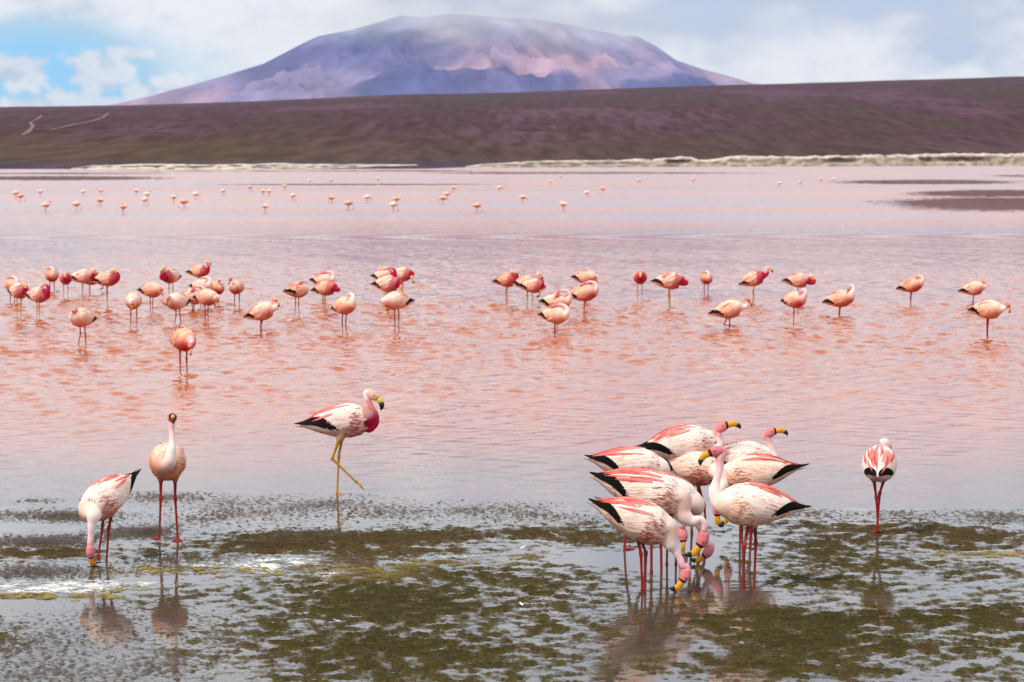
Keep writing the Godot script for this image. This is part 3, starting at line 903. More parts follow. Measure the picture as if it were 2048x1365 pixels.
# A flamingo posed from places measured in the photograph, taken at the bird's own distance.
# d: foot [px, py] where it stands; body [px, py, nearer]; yaw (0 faces right, 180 left, -90 the viewer, 90 away); tilt (breast up);
# neck [[px, py, nearer], ...]; head [px, py, nearer]; look, chin [right, up, nearer]; legs [[side, knee px, py, nearer, ankle px, py, nearer, toes?], ...]
func stand(d: Dictionary) -> MeshInstance3D:
	var at := spot(d.foot[0], d.foot[1])
	var depth := -at.z
	var yaw := deg_to_rad(d.yaw)
	var turn := Basis(Vector3.UP, yaw)
	var inv := turn.inverse()
	var p := func(q: Array) -> Vector3:
		var nearer: float = q[2] if q.size() > 2 else 0.0
		return inv * (at_depth(q[0], q[1], depth - nearer) - at)
	var tilt := deg_to_rad(d.get("tilt", 0.0))
	var b := {"kind": d.get("kind", "james"), "warm": d.get("warm", 0.15), "detail": d.get("detail", 2), "red": d.get("red", 0.4), "streak": d.get("streak", 1.0), "size": d.get("size", 1.0), "fat": 0.93 * d.get("fat", 1.0), "neck_width": d.get("neck_width", 1.0), "root": d.get("root", 0.050), "black": d.get("black", [-0.09, 0.62]), "pale_head": d.get("pale_head", false)}
	b.middle = p.call(d.body)
	b.axis = Vector3(cos(tilt), sin(tilt), 0)
	b.up = Vector3(-sin(tilt), cos(tilt), 0)
	b.side = Vector3(0, 0, 1)
	b.neck = []
	for q in d.neck: b.neck.append(p.call(q))
	b.head = p.call(d.head)
	b.look = (inv * Vector3(d.look[0], d.look[1], d.look[2])).normalized()
	b.chin = (inv * Vector3(d.chin[0], d.chin[1], d.chin[2])).normalized()
	b.legs = []
	for q in d.legs:
		var knee: Vector3 = p.call([q[1], q[2], q[3]])
		var ankle: Vector3 = p.call([q[4], q[5], q[6]])
		var leg := [q[0], knee, ankle]
		if q.size() > 7:
			leg.append((inv * Vector3(q[7][0], q[7][1], q[7][2])).normalized())
			leg.append((inv * Vector3(q[8][0], q[8][1], q[8][2])).normalized())
		b.legs.append(leg)
	var o := make_flamingo(b)
	o.name = numbered("flamingo")
	o.position = at
	o.rotation.y = yaw
	add_child(o, true)
	tag(o, d.label, "flamingo", d.group)
	return o

func make_birds() -> void:
	bird_materials()
	var pair := "flamingos standing apart in the shallows"
	# the walking bird with yellow legs
	var walker := stand({"label": "yellow-legged flamingo walking with one foot lifted and a wine-red lower neck", "group": pair, "black": [-0.02, 0.92], "root": 0.037, "kind": "andean", "foot": [674, 990], "body": [688, 842], "yaw": 0, "tilt": 7, "size": 1.12, "fat": 0.96, "red": 0.75, "streak": 0.5, "warm": 0.15,
		"neck": [[735, 857, 0], [749, 849, 0], [752, 832, 0], [743, 816, 0], [736, 800, 0]], "head": [744, 790, 0], "look": [0.8, -0.5, 0.12], "chin": [-0.4, -0.9, 0],
		"legs": [[-1, 677, 915, -0.05, 674, 990, -0.03, [1, 0, 0.2], [0, 1, 0]], [1, 664, 918, 0.05, 714, 966, 0.05, [0.75, -0.7, 0], [0.7, 0.7, 0]]]})
	var ring := CylinderMesh.new()
	ring.top_radius = 0.0125
	ring.bottom_radius = 0.0125
	ring.height = 0.034
	ring.radial_segments = 14
	var steel := StandardMaterial3D.new()
	steel.albedo_color = Color(0.62, 0.64, 0.66)
	steel.roughness = 0.4
	steel.metallic = 0.5
	ring.material = steel
	var band := put(walker, "leg_band", ring)
	band.position = walker.to_local(at_depth(677.8, 907.0, -walker.position.z + 0.05))
	band.rotation.z = -0.12
	band.set_meta("label", "grey ring round the leg")
	# the bird that faces the viewer
	stand({"label": "flamingo facing the viewer with its neck straight up and feet apart", "group": pair, "foot": [336, 1081], "body": [335, 924], "yaw": -88, "tilt": 8, "size": 1.05, "fat": 1.0, "red": 0.1, "warm": 0.8, "streak": 0.3,
		"root": 0.05, "neck": [[338, 925, 0.235], [342, 903, 0.245], [344, 880, 0.225], [343, 862, 0.21], [343, 848, 0.20]], "head": [344, 836, 0.20], "look": [0.22, 0.30, 1], "chin": [0, -1, 0.3],
		"legs": [[1, 321, 998, 0, 318, 1077, 0.02, [-0.25, 0, 1], [0, 1, 0]], [-1, 350, 998, 0, 355, 1079, 0.0, [0.12, 0, 1], [0, 1, 0]]]})
	# the feeding bird at the left edge
	stand({"label": "flamingo at the left edge bending its neck straight down to feed", "group": pair, "foot": [204, 1124], "body": [209, 997], "yaw": 234, "size": 0.98, "tilt": -23, "black": [-0.13, 0.5], "root": 0.06, "red": 0.95, "warm": 0.15, "streak": 0.4,
		"neck": [[186, 1030, 0.23], [183, 1050, 0.25], [181, 1072, 0.25], [180, 1090, 0.25]], "head": [180, 1103, 0.25], "look": [0.02, -1, -0.12], "chin": [0.3, -0.1, -1],
		"legs": [[1, 205, 1050, 0.02, 195, 1120, 0.06, [-0.7, 0, 0.6], [0, 1, 0]], [-1, 217, 1056, -0.03, 212, 1127, 0.0, [-0.7, 0, 0.6], [0, 1, 0]]]})
	# the lone bird on the right, seen from behind
	stand({"label": "lone flamingo on the right seen from behind with crossed legs", "group": pair, "foot": [1756, 1068], "body": [1760, 929], "yaw": 78, "tilt": 10, "size": 1.0, "fat": 1.02, "red": 0.2, "warm": 0.1, "streak": 0.8, "pale_head": true,
		"neck": [[1766, 925, -0.20], [1773, 915, -0.24], [1774, 902, -0.22], [1773, 895, -0.21]], "head": [1774, 889, -0.2], "look": [0.45, -0.75, -0.4], "chin": [-0.5, -0.5, -0.4],
		"legs": [[-1, 1753, 995, 0, 1757, 1064, 0.02, [0.1, 0, -1], [0, 1, 0]], [1, 1760, 987, 0, 1754, 1066, 0.0, [-0.1, 0, -1], [0, 1, 0]]]})
	make_huddle()
	for w in [[1045, 1099, 0.5, "small white feather afloat left of the huddle, nearest the brown algae band"], [1043, 1213, 2.1, "small white feather afloat among green clumps left of the huddle"], [673, 1246, 3.6, "small white feather among the green clumps below the walking flamingo"]]:
		var f := Shape.new()
		for k in 6:
			var t := k / 5.0
			var wide: float = [0.002, 0.008, 0.012, 0.011, 0.007, 0.001][k]
			for j in [-1.0, 0.0, 1.0]:
				f.v.append(Vector3(0.06 * (t - 0.5), 0.012 + 0.02 * t * t + 0.004 * (1.0 - absf(j)), wide * j))
				f.n.append(Vector3.UP)
				f.c.append(lin(246, 242, 238))
		for k in 5:
			for j in 2:
				var i := k * 3 + j
				f.ix.append_array([i, i + 1, i + 3, i + 1, i + 4, i + 3])
		f.smooth_from(0, 0)
		var o := place("feather", pour([f], [feather_mat]))
		o.position = spot(w[0], w[1])
		o.rotation.y = w[2]
		o.scale = Vector3.ONE * 0.75
		tag(o, w[3], "feather", "moulted feathers floating on the shallows")
	make_middle_birds()
	make_far_birds()

func make_huddle() -> void:
	var g := "flamingos feeding in a tight huddle on the right"
	stand({"label": "tall flamingo behind the huddle with its head held highest, bill to the right", "group": g, "foot": [1400, 1068], "black": [-0.09, 0.6], "body": [1372, 890], "yaw": 12, "tilt": 4, "size": 1.1, "red": 0.3, "warm": 0.08, "streak": 1.0,
		"neck": [[1432, 897, 0.0], [1439, 890, 0.0], [1438, 878, 0.0], [1437, 868, 0.0]], "head": [1443, 855, 0.0], "look": [0.85, 0.42, 0.2], "chin": [0.42, -0.9, 0],
		"legs": [[1, 1380, 960, 0, 1384, 1068, 0], [-1, 1396, 962, 0, 1400, 1068, 0]]})
	stand({"label": "white flamingo at the huddle's right rear with head raised and bill pointing right", "group": g, "foot": [1500, 1062], "black": [-0.1, 0.6], "body": [1487, 918], "yaw": 8, "tilt": 2, "size": 1.02, "red": 0.35, "warm": 0.05, "streak": 0.3,
		"neck": [[1536, 928, 0.0], [1547, 918, 0.0], [1546, 902, 0.0], [1541, 888, 0.0], [1536, 877, 0.0]], "head": [1540, 866, 0.0], "look": [0.9, 0.36, 0.2], "chin": [0.36, -0.9, 0],
		"legs": [[1, 1488, 995, 0, 1484, 1062, 0], [-1, 1500, 995, 0, 1504, 1062, 0]]})
	stand({"label": "orange-breasted flamingo in the middle of the huddle behind the white upright neck", "group": g, "foot": [1404, 1072], "body": [1390, 935], "yaw": -28, "tilt": -6, "size": 0.98, "red": 0.95, "warm": 0.35, "streak": 0.3,
		"neck": [[1432, 946, 0.16], [1450, 962, 0.2], [1456, 985, 0.2], [1456, 1005, 0.2]], "head": [1458, 1019, 0.2], "look": [-0.12, -1, 0.1], "chin": [-0.9, 0.1, 0.1],
		"legs": [[1, 1396, 1008, 0.03, 1399, 1074, 0.05], [-1, 1409, 1012, -0.03, 1413, 1066, -0.03]]})
	stand({"label": "orange-tinted flamingo of the huddle with its black tail end pointing right", "group": g, "foot": [1494, 1092], "black": [-0.12, 0.6], "body": [1505, 947], "yaw": 172, "tilt": -7, "size": 1.04, "red": 0.3, "warm": 0.42, "streak": 0.7,
		"neck": [[1452, 965, 0.0], [1440, 985, 0.02], [1434, 1002, 0.02], [1430, 1012, 0.02]], "head": [1436, 1018, 0.02], "look": [-0.15, -1, 0.0], "chin": [0.9, -0.1, 0.0],
		"legs": [[1, 1481, 1025, 0.0, 1480, 1106, 0.03], [-1, 1500, 1030, -0.03, 1501, 1092, 0.0]]})
	stand({"label": "red-backed flamingo at the left rear of the huddle with its head hidden", "group": g, "foot": [1254, 1098], "black": [-0.09, 0.58], "body": [1272, 934], "yaw": 8, "tilt": -10, "size": 1.06, "red": 0.4, "warm": 0.1, "streak": 1.2,
		"neck": [[1320, 952, -0.05], [1344, 985, -0.05], [1356, 1010, -0.05], [1364, 1035, -0.05], [1366, 1052, -0.05]], "head": [1366, 1070, -0.05], "look": [0.05, -1, 0.3], "chin": [-0.2, 0.0, -1],
		"legs": [[1, 1253, 1030, 0.0, 1249, 1098, 0.03, [1, 0, 0], [0, 1, 0]], [-1, 1290, 1030, -0.03, 1290, 1086, 0.0]]})
	stand({"label": "red-streaked flamingo in the middle left of the huddle with its neck bent forward to feed", "group": g, "foot": [1312, 1145], "black": [-0.08, 0.6], "body": [1300, 987], "yaw": -6, "tilt": -15, "size": 1.2, "red": 0.95, "warm": 0.08, "streak": 1.5,
		"neck": [[1366, 1030, 0.05], [1385, 1043, 0.06], [1401, 1040, 0.06], [1409, 1050, 0.06], [1408, 1062, 0.06]], "head": [1406, 1078, 0.06], "look": [-0.35, -0.9, 0.1], "chin": [-0.9, 0.1, 0.0],
		"legs": [[1, 1303, 1080, 0.0, 1303, 1147, 0.02], [-1, 1322, 1080, -0.03, 1323, 1152, 0.0]]})
	stand({"label": "pale flamingo pressed behind the red-streaked one, lower head at the water", "group": g, "foot": [1340, 1130], "body": [1345, 990], "yaw": -14, "tilt": -24, "size": 1.0, "red": 0.7, "warm": 0.15, "streak": 0.3,
		"neck": [[1387, 1028, -0.02], [1398, 1050, -0.03], [1408, 1072, -0.03], [1415, 1090, -0.03]], "head": [1417, 1104, -0.03], "look": [-0.62, -0.75, 0.0], "chin": [-0.75, 0.5, 0.0],
		"legs": [[1, 1335, 1075, 0.0, 1334, 1130, 0.0], [-1, 1352, 1075, -0.03, 1352, 1130, 0.0]]})
	var front := stand({"label": "front left flamingo of the huddle with its bill in the water and a red breast", "group": g, "foot": [1288, 1186], "black": [-0.08, 0.6], "body": [1283, 1043], "yaw": -4, "tilt": -19, "size": 1.03, "red": 0.9, "warm": 0.1, "streak": 1.1,
		"neck": [[1341, 1087, 0.03], [1351, 1102, 0.03], [1360, 1118, 0.03], [1367, 1133, 0.03]], "head": [1371, 1150, 0.03], "look": [-0.38, -0.92, 0.1], "chin": [-0.9, 0.35, 0.0],
		"legs": [[1, 1282, 1108, 0.03, 1285, 1187, 0.03], [-1, 1292, 1106, -0.03, 1290, 1184, -0.02]]})
	var quill := Shape.new()
	var z0 := -front.position.z
	for k in 6:
		var t := k / 5.0
		var mid := front.to_local(at_depth(lerpf(1232, 1188, t), lerpf(1012, 993.5, t) + 5.0 * t * (1.0 - t), z0 + 0.10))
		var wide: float = [0.006, 0.012, 0.015, 0.014, 0.009, 0.001][k]
		for j in [-1.0, 0.0, 1.0]:
			quill.v.append(mid + Vector3(0.2, 1.0, 0.35).normalized() * wide * j + Vector3(0, 0, 0.003 * (1.0 - absf(j))))
			quill.n.append(Vector3.UP)
			quill.c.append(lin(70, 64, 66) if j > 0.0 or k == 5 else lin(176, 164, 160))
	for k in 5:
		for j in 2:
			var i := k * 3 + j
			quill.ix.append_array([i, i + 3, i + 1, i + 1, i + 3, i + 4])
	quill.smooth_from(0, 0)
	put(front, "flight_feather", pour([quill], [feather_mat])).set_meta("label", "grey striped feather sticking up over the tail")
	stand({"label": "front right flamingo of the huddle with its white neck upright and bill to the left", "group": g, "foot": [1500, 1176], "body": [1503, 1010], "yaw": 187, "tilt": 6, "size": 1.07, "red": 0.15, "warm": 0.06, "streak": 0.9, "neck_width": 1.15,
		"neck": [[1440, 1003, 0.0], [1430, 985, 0.0], [1434, 960, 0.0], [1440, 935, 0.0], [1441, 915, 0.0]], "head": [1433, 903, 0.0], "look": [-0.95, -0.2, 0.2], "chin": [0.2, -0.95, 0],
		"legs": [[1, 1489, 1092, 0.03, 1487, 1178, 0.03], [-1, 1512, 1087, -0.03, 1508, 1180, 0.0]]})
# Poses of the birds farther out, in the bird's own metres round the middle of its body: neck points, head, where the head looks, chin
const POSES := {
	"tucked": [[[0.215, 0.02, 0.0], [0.235, 0.09, 0.0], [0.175, 0.155, 0.02], [0.09, 0.165, 0.05]], [0.03, 0.148, 0.075], [-0.9, -0.35, 0.3], [0, -1, 0]],
	"low": [[[0.22, -0.01, 0.0], [0.265, 0.02, 0.0], [0.265, 0.09, 0.0], [0.235, 0.15, 0.0]], [0.245, 0.195, 0.0], [0.7, -0.7, 0.1], [-0.7, -0.7, 0]],
	"up": [[[0.215, 0.03, 0.0], [0.245, 0.09, 0.0], [0.235, 0.16, 0.0], [0.225, 0.21, 0.0]], [0.24, 0.25, 0.0], [0.9, -0.4, 0.1], [-0.4, -0.9, 0]],
	"curl": [[[0.23, -0.05, 0.0], [0.295, -0.05, 0.0], [0.32, 0.01, 0.0], [0.275, 0.06, 0.0], [0.26, 0.11, 0.0]], [0.285, 0.14, 0.0], [0.7, -0.7, 0.1], [-0.7, -0.7, 0]],
	"preen": [[[0.215, 0.03, 0.0], [0.245, 0.11, 0.02], [0.195, 0.175, 0.05], [0.115, 0.165, 0.10]], [0.06, 0.12, 0.125], [-0.5, -0.85, 0.05], [-0.8, 0.4, 0]],
	"back": [[[0.21, 0.05, 0.0], [0.225, 0.14, 0.0], [0.17, 0.21, 0.01], [0.10, 0.215, 0.02]], [0.055, 0.19, 0.03], [-0.75, -0.65, 0.1], [-0.6, 0.75, 0]],
	"hang": [[[0.23, -0.02, 0.0], [0.28, -0.02, 0.0], [0.305, -0.07, 0.0], [0.30, -0.12, 0.0]], [0.295, -0.155, 0.0], [-0.15, -1, 0.05], [-1, 0.1, 0]],
	"low_fwd": [[[0.22, 0.0, 0.0], [0.265, 0.01, 0.0], [0.295, 0.055, 0.0], [0.30, 0.085, 0.0]], [0.325, 0.085, 0.0], [0.55, -0.85, 0.1], [-0.85, -0.5, 0]],
	"feed": [[[0.225, -0.06, 0.0], [0.265, -0.14, 0.0], [0.28, -0.24, 0.0], [0.28, -0.33, 0.0]], [0.275, -0.375, 0.0], [-0.3, -0.95, 0.0], [-0.95, 0.3, 0]],
}

func wade(r: Array, detail: int, group: String) -> MeshInstance3D:
	# [foot, foot y, body, body y, yaw, pose, kind, warm, red, size, legs, label, tilt, head x, head y, head nearer]
	var at := spot(r[0], r[1])
	var depth := -at.z
	var yaw := deg_to_rad(r[4])
	var inv := Basis(Vector3.UP, yaw).inverse()
	var size: float = r[9] * 0.96
	var tilt := deg_to_rad(r[12] if r.size() > 12 else 4.0)
	var b := {"kind": r[6], "warm": minf(1.2, r[7] + 0.15), "detail": detail, "red": r[8], "streak": 0.8, "size": size, "fat": 1.1, "black": [-0.02, 0.72], "neck_width": 1.15}
	b.middle = inv * (at_depth(r[2], r[3], depth) - at)
	b.middle.z *= 0.2
	b.axis = Vector3(cos(tilt), sin(tilt), 0)
	b.up = Vector3(-sin(tilt), cos(tilt), 0)
	b.side = Vector3(0, 0, 1)
	var p: Array = POSES[r[5]]
	var q := func(k: Array) -> Vector3: return b.middle + (b.axis * k[0] + b.up * k[1] + b.side * k[2]) * size
	b.head = q.call(p[1])
	var shift := Vector3.ZERO
	if r.size() > 13:
		shift = inv * (at_depth(r[13], r[14], depth - (r[15] if r.size() > 15 else 0.0)) - at) - b.head
		if r.size() < 16: shift = inv * ((Basis(Vector3.UP, yaw) * shift) * Vector3(1, 1, 0))
	b.head += shift
	b.neck = []
	var count: int = p[0].size()
	for k in count: b.neck.append(q.call(p[0][k]) + shift * smoothstep(-0.6, count + 0.2, k))
	b.look = (b.axis * p[2][0] + b.up * p[2][1] + b.side * p[2][2]).normalized()
	b.chin = b.axis * p[3][0] + b.up * p[3][1] + b.side * p[3][2]
	b.legs = []
	var belly: float = b.middle.y - 0.12 * size
	var deep := -0.05 - maxf(0.0, 0.44 * size - belly)
	var knee: float = belly - 0.13 * size
	for s in [1.0, -1.0]:
		var x: float = b.middle.x - 0.01
		var zz: float = s * 0.05 * size
		if r[10] == "walk": b.legs.append([s, Vector3(x - 0.02 + s * 0.015, knee, zz * 0.7), Vector3(x + 0.02 + s * 0.085, deep, zz * 0.7)])
		elif r[10] == "stride": b.legs.append([s, Vector3(x - 0.03 - s * 0.05, knee, zz * 0.7), Vector3(x + 0.0 + s * 0.02 + (0.12 if s > 0 else 0.0), deep if s < 0 else 0.02, zz * 0.7)])
		elif r[10] == "one":
			if s > 0: b.legs.append([s * 0.3, Vector3(x, knee, zz * 0.3), Vector3(x, deep, zz * 0.3)])
			else: b.legs.append([s, Vector3(x - 0.02, belly - 0.02, zz * 0.6), Vector3(x + 0.12, belly + 0.05, zz * 0.5)])
		else: b.legs.append([s, Vector3(x - 0.01 + s * rng.randf_range(0, 0.02), knee, zz), Vector3(x + s * rng.randf_range(0, 0.03), deep, zz * rng.randf_range(0.8, 1.2))])
	var o := make_flamingo(b)
	o.name = numbered("flamingo")
	o.position = at
	o.rotation.y = yaw
	add_child(o, true)
	tag(o, r[11], "flamingo", group)
	return o

func make_middle_birds() -> void:
	var g := "flamingos resting in the red water of the middle distance"
	var a := "andean"
	var j := "james"
	for r in [
		[24, 604, 27, 570, -55, "tucked", j, 0.75, 0.5, 0.98, "two", "pale orange flamingo at the far left, half hidden behind a yellow-legged one"],
		[37, 633, 40, 582, -39, "low", a, 0.45, 0.9, 1.0, "two", "yellow-legged flamingo at the far left with its bill against its wine-red breast", 4, 51, 568],
		[79, 637, 76, 590, -26, "back", a, 0.35, 0.8, 0.98, "two", "white-backed flamingo with yellow legs and its head turned over its back, second rank left", 4, 82, 574],
		[104, 581, 102, 551, -70, "tucked", j, 1.15, 0.9, 1.0, "two", "dark red flamingo asleep with dark legs, left of two yellow-legged ones in the back row"],
		[131, 597, 132, 557, -72, "low", a, 0.85, 0.9, 0.9, "two", "small flamingo facing the viewer with its yellow bill lowered onto a dark breast", 4, 133, 548],
		[178, 584, 180, 558, 8, "hang", a, 0.75, 0.7, 0.92, "two", "flamingo mostly hidden behind the large white-backed one in the back row"],
		[165, 592, 166, 553, 0, "curl", a, 0.2, 0.6, 1.02, "two", "large white-backed flamingo with a wine-red neck bent in an S, back row left", 8, 187, 540],
		[215, 616, 215, 558, -4, "up", a, 0.65, 1.0, 1.0, "two", "flamingo with a thick wine-red neck raised and long yellow legs", 10, 226, 541],
		[161, 689, 165, 636, 238, "low", j, 0.4, 0.15, 1.02, "walk", "cream flamingo walking left with its pink head and yellow bill lowered", 8, 153, 620],
		[267, 650, 266, 602, -88, "low_fwd", j, 0.55, 0.2, 1.0, "two", "round cream flamingo facing the viewer with its yellowish bill on its breast", 0, 264, 606, 0.27],
		[303, 624, 304, 580, -26, "low_fwd", j, 0.65, 0.3, 1.0, "two", "orange-white flamingo with its dark pink head drooping to the right", 4, 324, 577],
		[340, 592, 341, 553, 238, "curl", a, 0.3, 1.0, 1.04, "two", "flamingo with a pink neck looped in a U and its dark bill pointing left", 6, 330, 535],
		[404, 566, 398, 543, -14, "up", a, 0.65, 0.9, 1.02, "two", "flamingo at the rear with its neck raised upright, highest of the left flock", 6, 414, 523],
		[405, 614, 404, 572, -34, "back", j, 0.25, 0.6, 1.0, "two", "white flamingo at the back of the left cluster with its red head on its back", 4, 402, 560],
		[434, 612, 433, 576, -55, "up", j, 0.85, 1.0, 0.95, "two", "dark-breasted flamingo with its yellowish head turned right, at the right of the left cluster", 4, 440, 561],
		[393, 624, 386, 593, -22, "preen", j, 0.4, 0.6, 1.06, "two", "flamingo of the left cluster with a black tail to the left and a red shoulder"],
		[352, 648, 354, 603, 228, "low_fwd", j, 0.2, 0.7, 1.02, "walk", "round white flamingo with its brownish head held low to the left", 4, 340, 595],
		[414, 641, 414, 595, -35, "hang", j, 0.55, 0.7, 1.02, "two", "front flamingo of the left cluster with its yellow bill hanging at the right", 4, 436, 597],
		[473, 613, 473, 575, 255, "low", j, 0.65, 1.0, 0.95, "two", "flamingo facing the viewer with a red breast and its pink head turned left", 4, 463, 557],
		[367, 742, 369, 680, -58, "low_fwd", j, 0.9, 1.0, 1.08, "two", "reddish flamingo nearest of the middle flock, its neck folded to the right", 4, 386, 688],
		[525, 662, 524, 623, -18, "low", j, 0.35, 0.6, 1.06, "walk", "flamingo walking right with a pink head, yellow bill and raised breast", 20, 549, 601],
		[594, 628, 596, 581, 40, "tucked", j, 0.65, 0.1, 0.98, "two", "narrow orange-cream flamingo asleep on its own, left of an overlapping pair"],
		[645, 602, 648, 560, -22, "tucked", j, 0.3, 0.6, 1.0, "two", "white-topped flamingo half hidden behind a red-breasted sleeper"],
		[650, 617, 652, 577, -20, "curl", a, 0.75, 0.8, 0.98, "one", "red-breasted sleeping flamingo with a dark tail to the left, front of an overlapping pair", 10, 667, 572],
		[690, 665, 689, 612, -45, "back", j, 0.55, 0.2, 1.02, "two", "peach flamingo with its white neck looped back over its body", 14, 694, 596],
		[772, 600, 770, 552, -24, "tucked", a, 0.25, 0.6, 1.0, "two", "white-backed flamingo at the back left of the group of four"],
		[810, 592, 805, 549, -18, "low_fwd", a, 0.4, 0.9, 1.0, "two", "flamingo at the back right of the group of four, head low to the right", 4, 824, 555],
		[772, 619, 777, 568, -18, "hang", a, 0.3, 0.9, 1.08, "two", "flamingo in the middle of the group of four with a wine-red neck curled down", 4, 802, 573],
		[790, 662, 793, 602, 214, "hang", j, 0.3, 0.3, 1.05, "two", "cream-backed flamingo at the front of the group of four, head down to the left", 4, 772, 606],
		[1012, 603, 1015, 560, -22, "up", a, 0.85, 0.9, 1.0, "two", "reddish flamingo with a thin raised head, left of the pink S-necked one", 10, 1026, 543],
		[1074, 612, 1066, 572, -10, "hang", a, 0.55, 0.9, 0.98, "one", "flamingo with its dark head hung low beside the S-necked one", 2, 1080, 583],
		[1055, 610, 1056, 566, -18, "curl", a, 0.4, 0.8, 1.02, "two", "pink flamingo with its grey neck raised in an S and yellow legs", 4, 1079, 547],
		[1176, 604, 1173, 555, -20, "low_fwd", j, 0.55, 0.7, 1.0, "two", "small flamingo with a dark pink head to the right, behind the one-legged sleeper", 2, 1190, 553],
		[1170, 632, 1170, 586, -18, "tucked", j, 0.65, 0.9, 1.08, "one", "sleeping flamingo balanced on one leg with a red breast to the right", 14],
		[1115, 648, 1115, 603, -24, "preen", j, 0.25, 0.7, 1.06, "two", "white flamingo with an orange neck coiled at the right, behind the cream sleeper"],
		[1111, 671, 1112, 630, -35, "tucked", j, 0.4, 0.05, 1.02, "one", "cream flamingo asleep on one dark leg in front of a white one"],
		[1280, 596, 1281, 555, -86, "low", a, 0.55, 1.0, 0.98, "two", "flamingo facing straight to the viewer with a red throat and yellow legs", 4, 1281, 548, 0.22],
		[1342, 614, 1341, 562, -6, "curl", a, 0.45, 0.9, 1.14, "two", "large flamingo with a white back, black tail and wine-red folded neck on yellow legs", 4, 1361, 552],
		[1413, 585, 1414, 557, -80, "tucked", j, 1.15, 1.0, 0.9, "two", "small dark red sleeper, farthest back on the right of the middle flock"],
		[1509, 602, 1509, 558, -12, "low", a, 0.6, 1.0, 1.02, "two", "flamingo leaning up to the right with a raised wine-red neck and bent head", 24, 1536, 536],
		[1605, 607, 1598, 561, -16, "curl", a, 0.55, 0.5, 1.02, "two", "pink flamingo with its neck in a U and a dark bill, behind a one-legged bird", 4, 1624, 552],
		[1460, 655, 1459, 619, -4, "low", j, 0.5, 0.2, 1.08, "stride", "cream flamingo striding right with a pink head and one foot lifted", 14, 1494, 599],
		[1589, 650, 1591, 600, -50, "preen", j, 0.5, 1.0, 1.0, "one", "flamingo on one leg with a red breast and its pink neck looped onto its back", 8, 1598, 588],
		[1682, 630, 1682, 598, -20, "back", j, 0.65, 0.5, 1.06, "two", "peach flamingo with a dark tail and its pink head turned back to the left", 14, 1700, 577],
		[1826, 609, 1824, 571, -24, "tucked", j, 0.75, 0.9, 0.98, "two", "lone red-breasted flamingo with its pink head tucked on top, right of the middle flock", 16, 1832, 556],
		[1951, 607, 1949, 577, -18, "low", j, 0.5, 0.7, 0.96, "two", "flamingo near the right edge with a dark bill, behind the white S-necked one", 14, 1965, 564],
		[1974, 672, 1979, 619, -32, "low_fwd", j, 0.45, 0.3, 1.08, "two", "flamingo nearest the right edge with a white S neck and a drooping pink head", 6, 2011, 608],
	]: wade(r, 1, g)

func make_far_birds() -> void:
	var tens := ["", "", "twenty", "thirty", "forty", "fifty"]
	var ones := ["", "first", "second", "third", "fourth", "fifth", "sixth", "seventh", "eighth", "ninth", "tenth", "eleventh", "twelfth", "thirteenth", "fourteenth", "fifteenth", "sixteenth", "seventeenth", "eighteenth", "nineteenth"]
	var tones := [[0.15, "pale"], [0.55, "peach"], [1.0, "orange-pink"]]
	var spots := [[31, 386], [40, 392], [80, 383], [91, 410], [152, 408], [166, 383], [200, 400], [201, 381], [246, 413], [272, 381], [289, 399], [294, 388], [347, 394], [367, 403], [391, 388], [445, 382], [499, 374], [526, 382], [538, 382], [530, 412], [569, 372], [585, 391], [619, 361], [663, 395], [662, 361], [697, 406], [734, 394], [756, 357], [787, 409], [793, 397], [886, 396], [894, 388], [907, 375], [954, 411], [999, 375], [1046, 394], [1101, 363], [1122, 352], [1127, 408], [1174, 385], [1206, 377], [1277, 361], [1387, 359], [1559, 366], [1601, 364], [1643, 358], [1667, 358], [2032, 348]]
	spots.sort_custom(func(p, q): return p[0] < q[0])
	var kinds := ["feed", "feed", "low", "tucked", "feed", "curl", "hang"]
	for k in spots.size():
		var foot: float = HORIZON + (spots[k][1] - HORIZON) / 0.87
		var tone: Array = tones[rng.randi_range(0, 2)]
		var place_word: String = ("%s-%s" % [tens[(k + 1) / 10], ones[(k + 1) % 10]] if (k + 1) % 10 else tens[(k + 1) / 10].trim_suffix("y") + "ieth") if k > 18 else ones[k + 1]
		var right := rng.randf() < 0.6
		var pose: String = kinds[rng.randi_range(0, kinds.size() - 1)]
		if foot < 375 and pose == "feed": pose = "hang"
		var doing: String = {"feed": "feeding with its head down", "low": "standing with its head up", "tucked": "asleep", "curl": "with a curved neck", "hang": "with a lowered head"}[pose]
		wade([spots[k][0], foot, spots[k][0], spots[k][1], (0.0 if right else 180.0) + rng.randf_range(-45, 45), pose, "james", tone[0], 0.6, rng.randf_range(0.88, 1.02), "two",
			"tiny %s flamingo %s, %s from the left far out" % [tone[1], doing, place_word]], 0, "flamingos scattered far out on the lagoon")
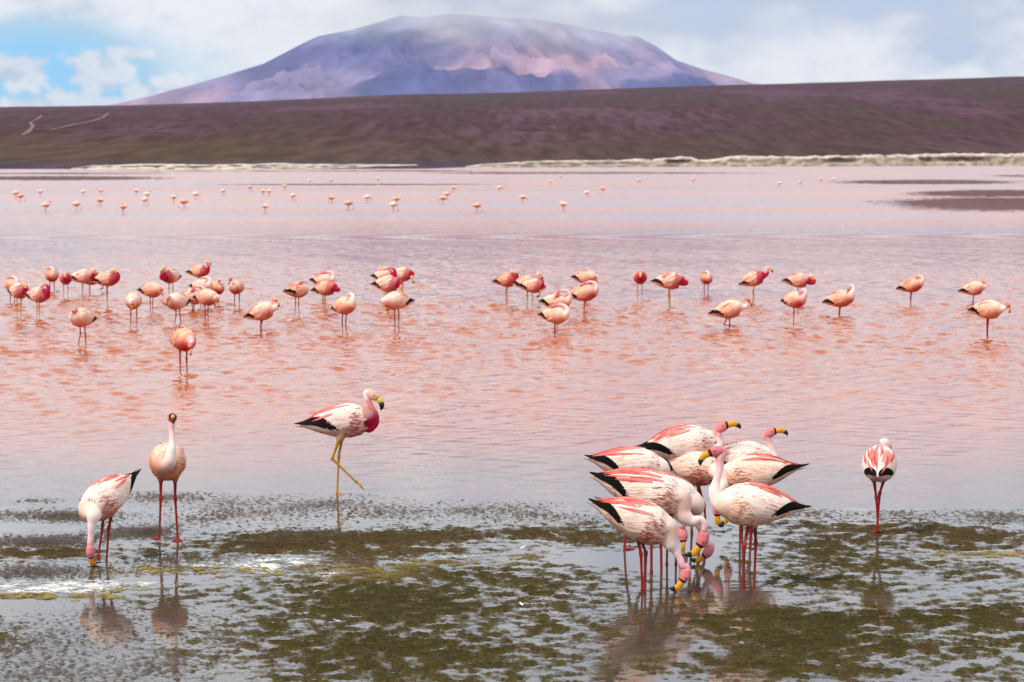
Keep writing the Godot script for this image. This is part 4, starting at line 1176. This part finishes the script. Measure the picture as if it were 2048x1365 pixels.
# ---------------------------------------------------------------- scene
func _ready() -> void:
	rng.seed = 20240
	var cam := Camera3D.new()
	cam.name = "camera"
	cam.position = Vector3(0, EYE, 0)
	cam.rotation.x = -pitch
	var optics := CameraAttributesPhysical.new()
	optics.frustum_focal_length = 35.0 / (2.0 * 682.5 / F)
	optics.frustum_near = 0.5
	optics.frustum_far = 30000.0
	optics.frustum_focus_distance = 16.5
	optics.exposure_aperture = 8.0
	cam.attributes = optics
	cam.near = 0.5
	cam.far = 30000.0
	add_child(cam)
	cam.fov = rad_to_deg(2.0 * atan(682.5 / F))
	cam.make_current()
	var env := Environment.new()
	env.background_mode = Environment.BG_SKY
	var sky := Sky.new()
	var pano := PanoramaSkyMaterial.new()
	pano.panorama = ImageTexture.create_from_image(make_sky())
	sky.sky_material = pano
	env.sky = sky
	env.background_energy_multiplier = SKY
	env.tonemap_mode = Environment.TONE_MAPPER_LINEAR
	env.tonemap_exposure = 0.83
	env.sdfgi_enabled = true
	env.ssao_enabled = true
	env.ssil_enabled = true
	env.fog_enabled = true
	env.fog_density = 0.000018
	env.fog_light_color = Color(0.72, 0.80, 0.98)
	env.volumetric_fog_enabled = true
	env.volumetric_fog_density = 0.0
	var world := WorldEnvironment.new()
	world.name = "world"
	world.environment = env
	add_child(world)
	var sun := DirectionalLight3D.new()
	sun.name = "sun"
	sun.light_energy = 1.1
	sun.light_color = Color(1.0, 0.95, 0.86)
	sun.light_angular_distance = 10.0
	sun.shadow_enabled = true
	sun.rotation = Vector3(deg_to_rad(-50), deg_to_rad(-52), 0)
	add_child(sun)
	make_mountain()
	make_plain()
	make_bank("salt_bank", "long low white salt bank on the left of the far shore", 140, 862, [[140, 339], [500, 338.5], [862, 337]], [[140, 336], [180, 331], [300, 328.5], [420, 329], [560, 327.5], [700, 329], [830, 330], [862, 336]], [], 0.25, 81)
	make_bank("salt_bank", "long tan and white salt bank with dark hollows on the right of the far shore", 930, 2200, [[930, 336], [1300, 334], [2200, 331]], [[930, 333], [980, 327], [1100, 321], [1200, 321], [1300, 318], [1382, 313], [1400, 320], [1430, 320], [1460, 313], [1600, 313], [1750, 310], [1900, 308], [2048, 307], [2200, 306]], [[1355, 34], [1688, 45], [1855, 20], [1925, 70]], 1.0, 82)
	make_water()
	make_mats()
	make_birds()
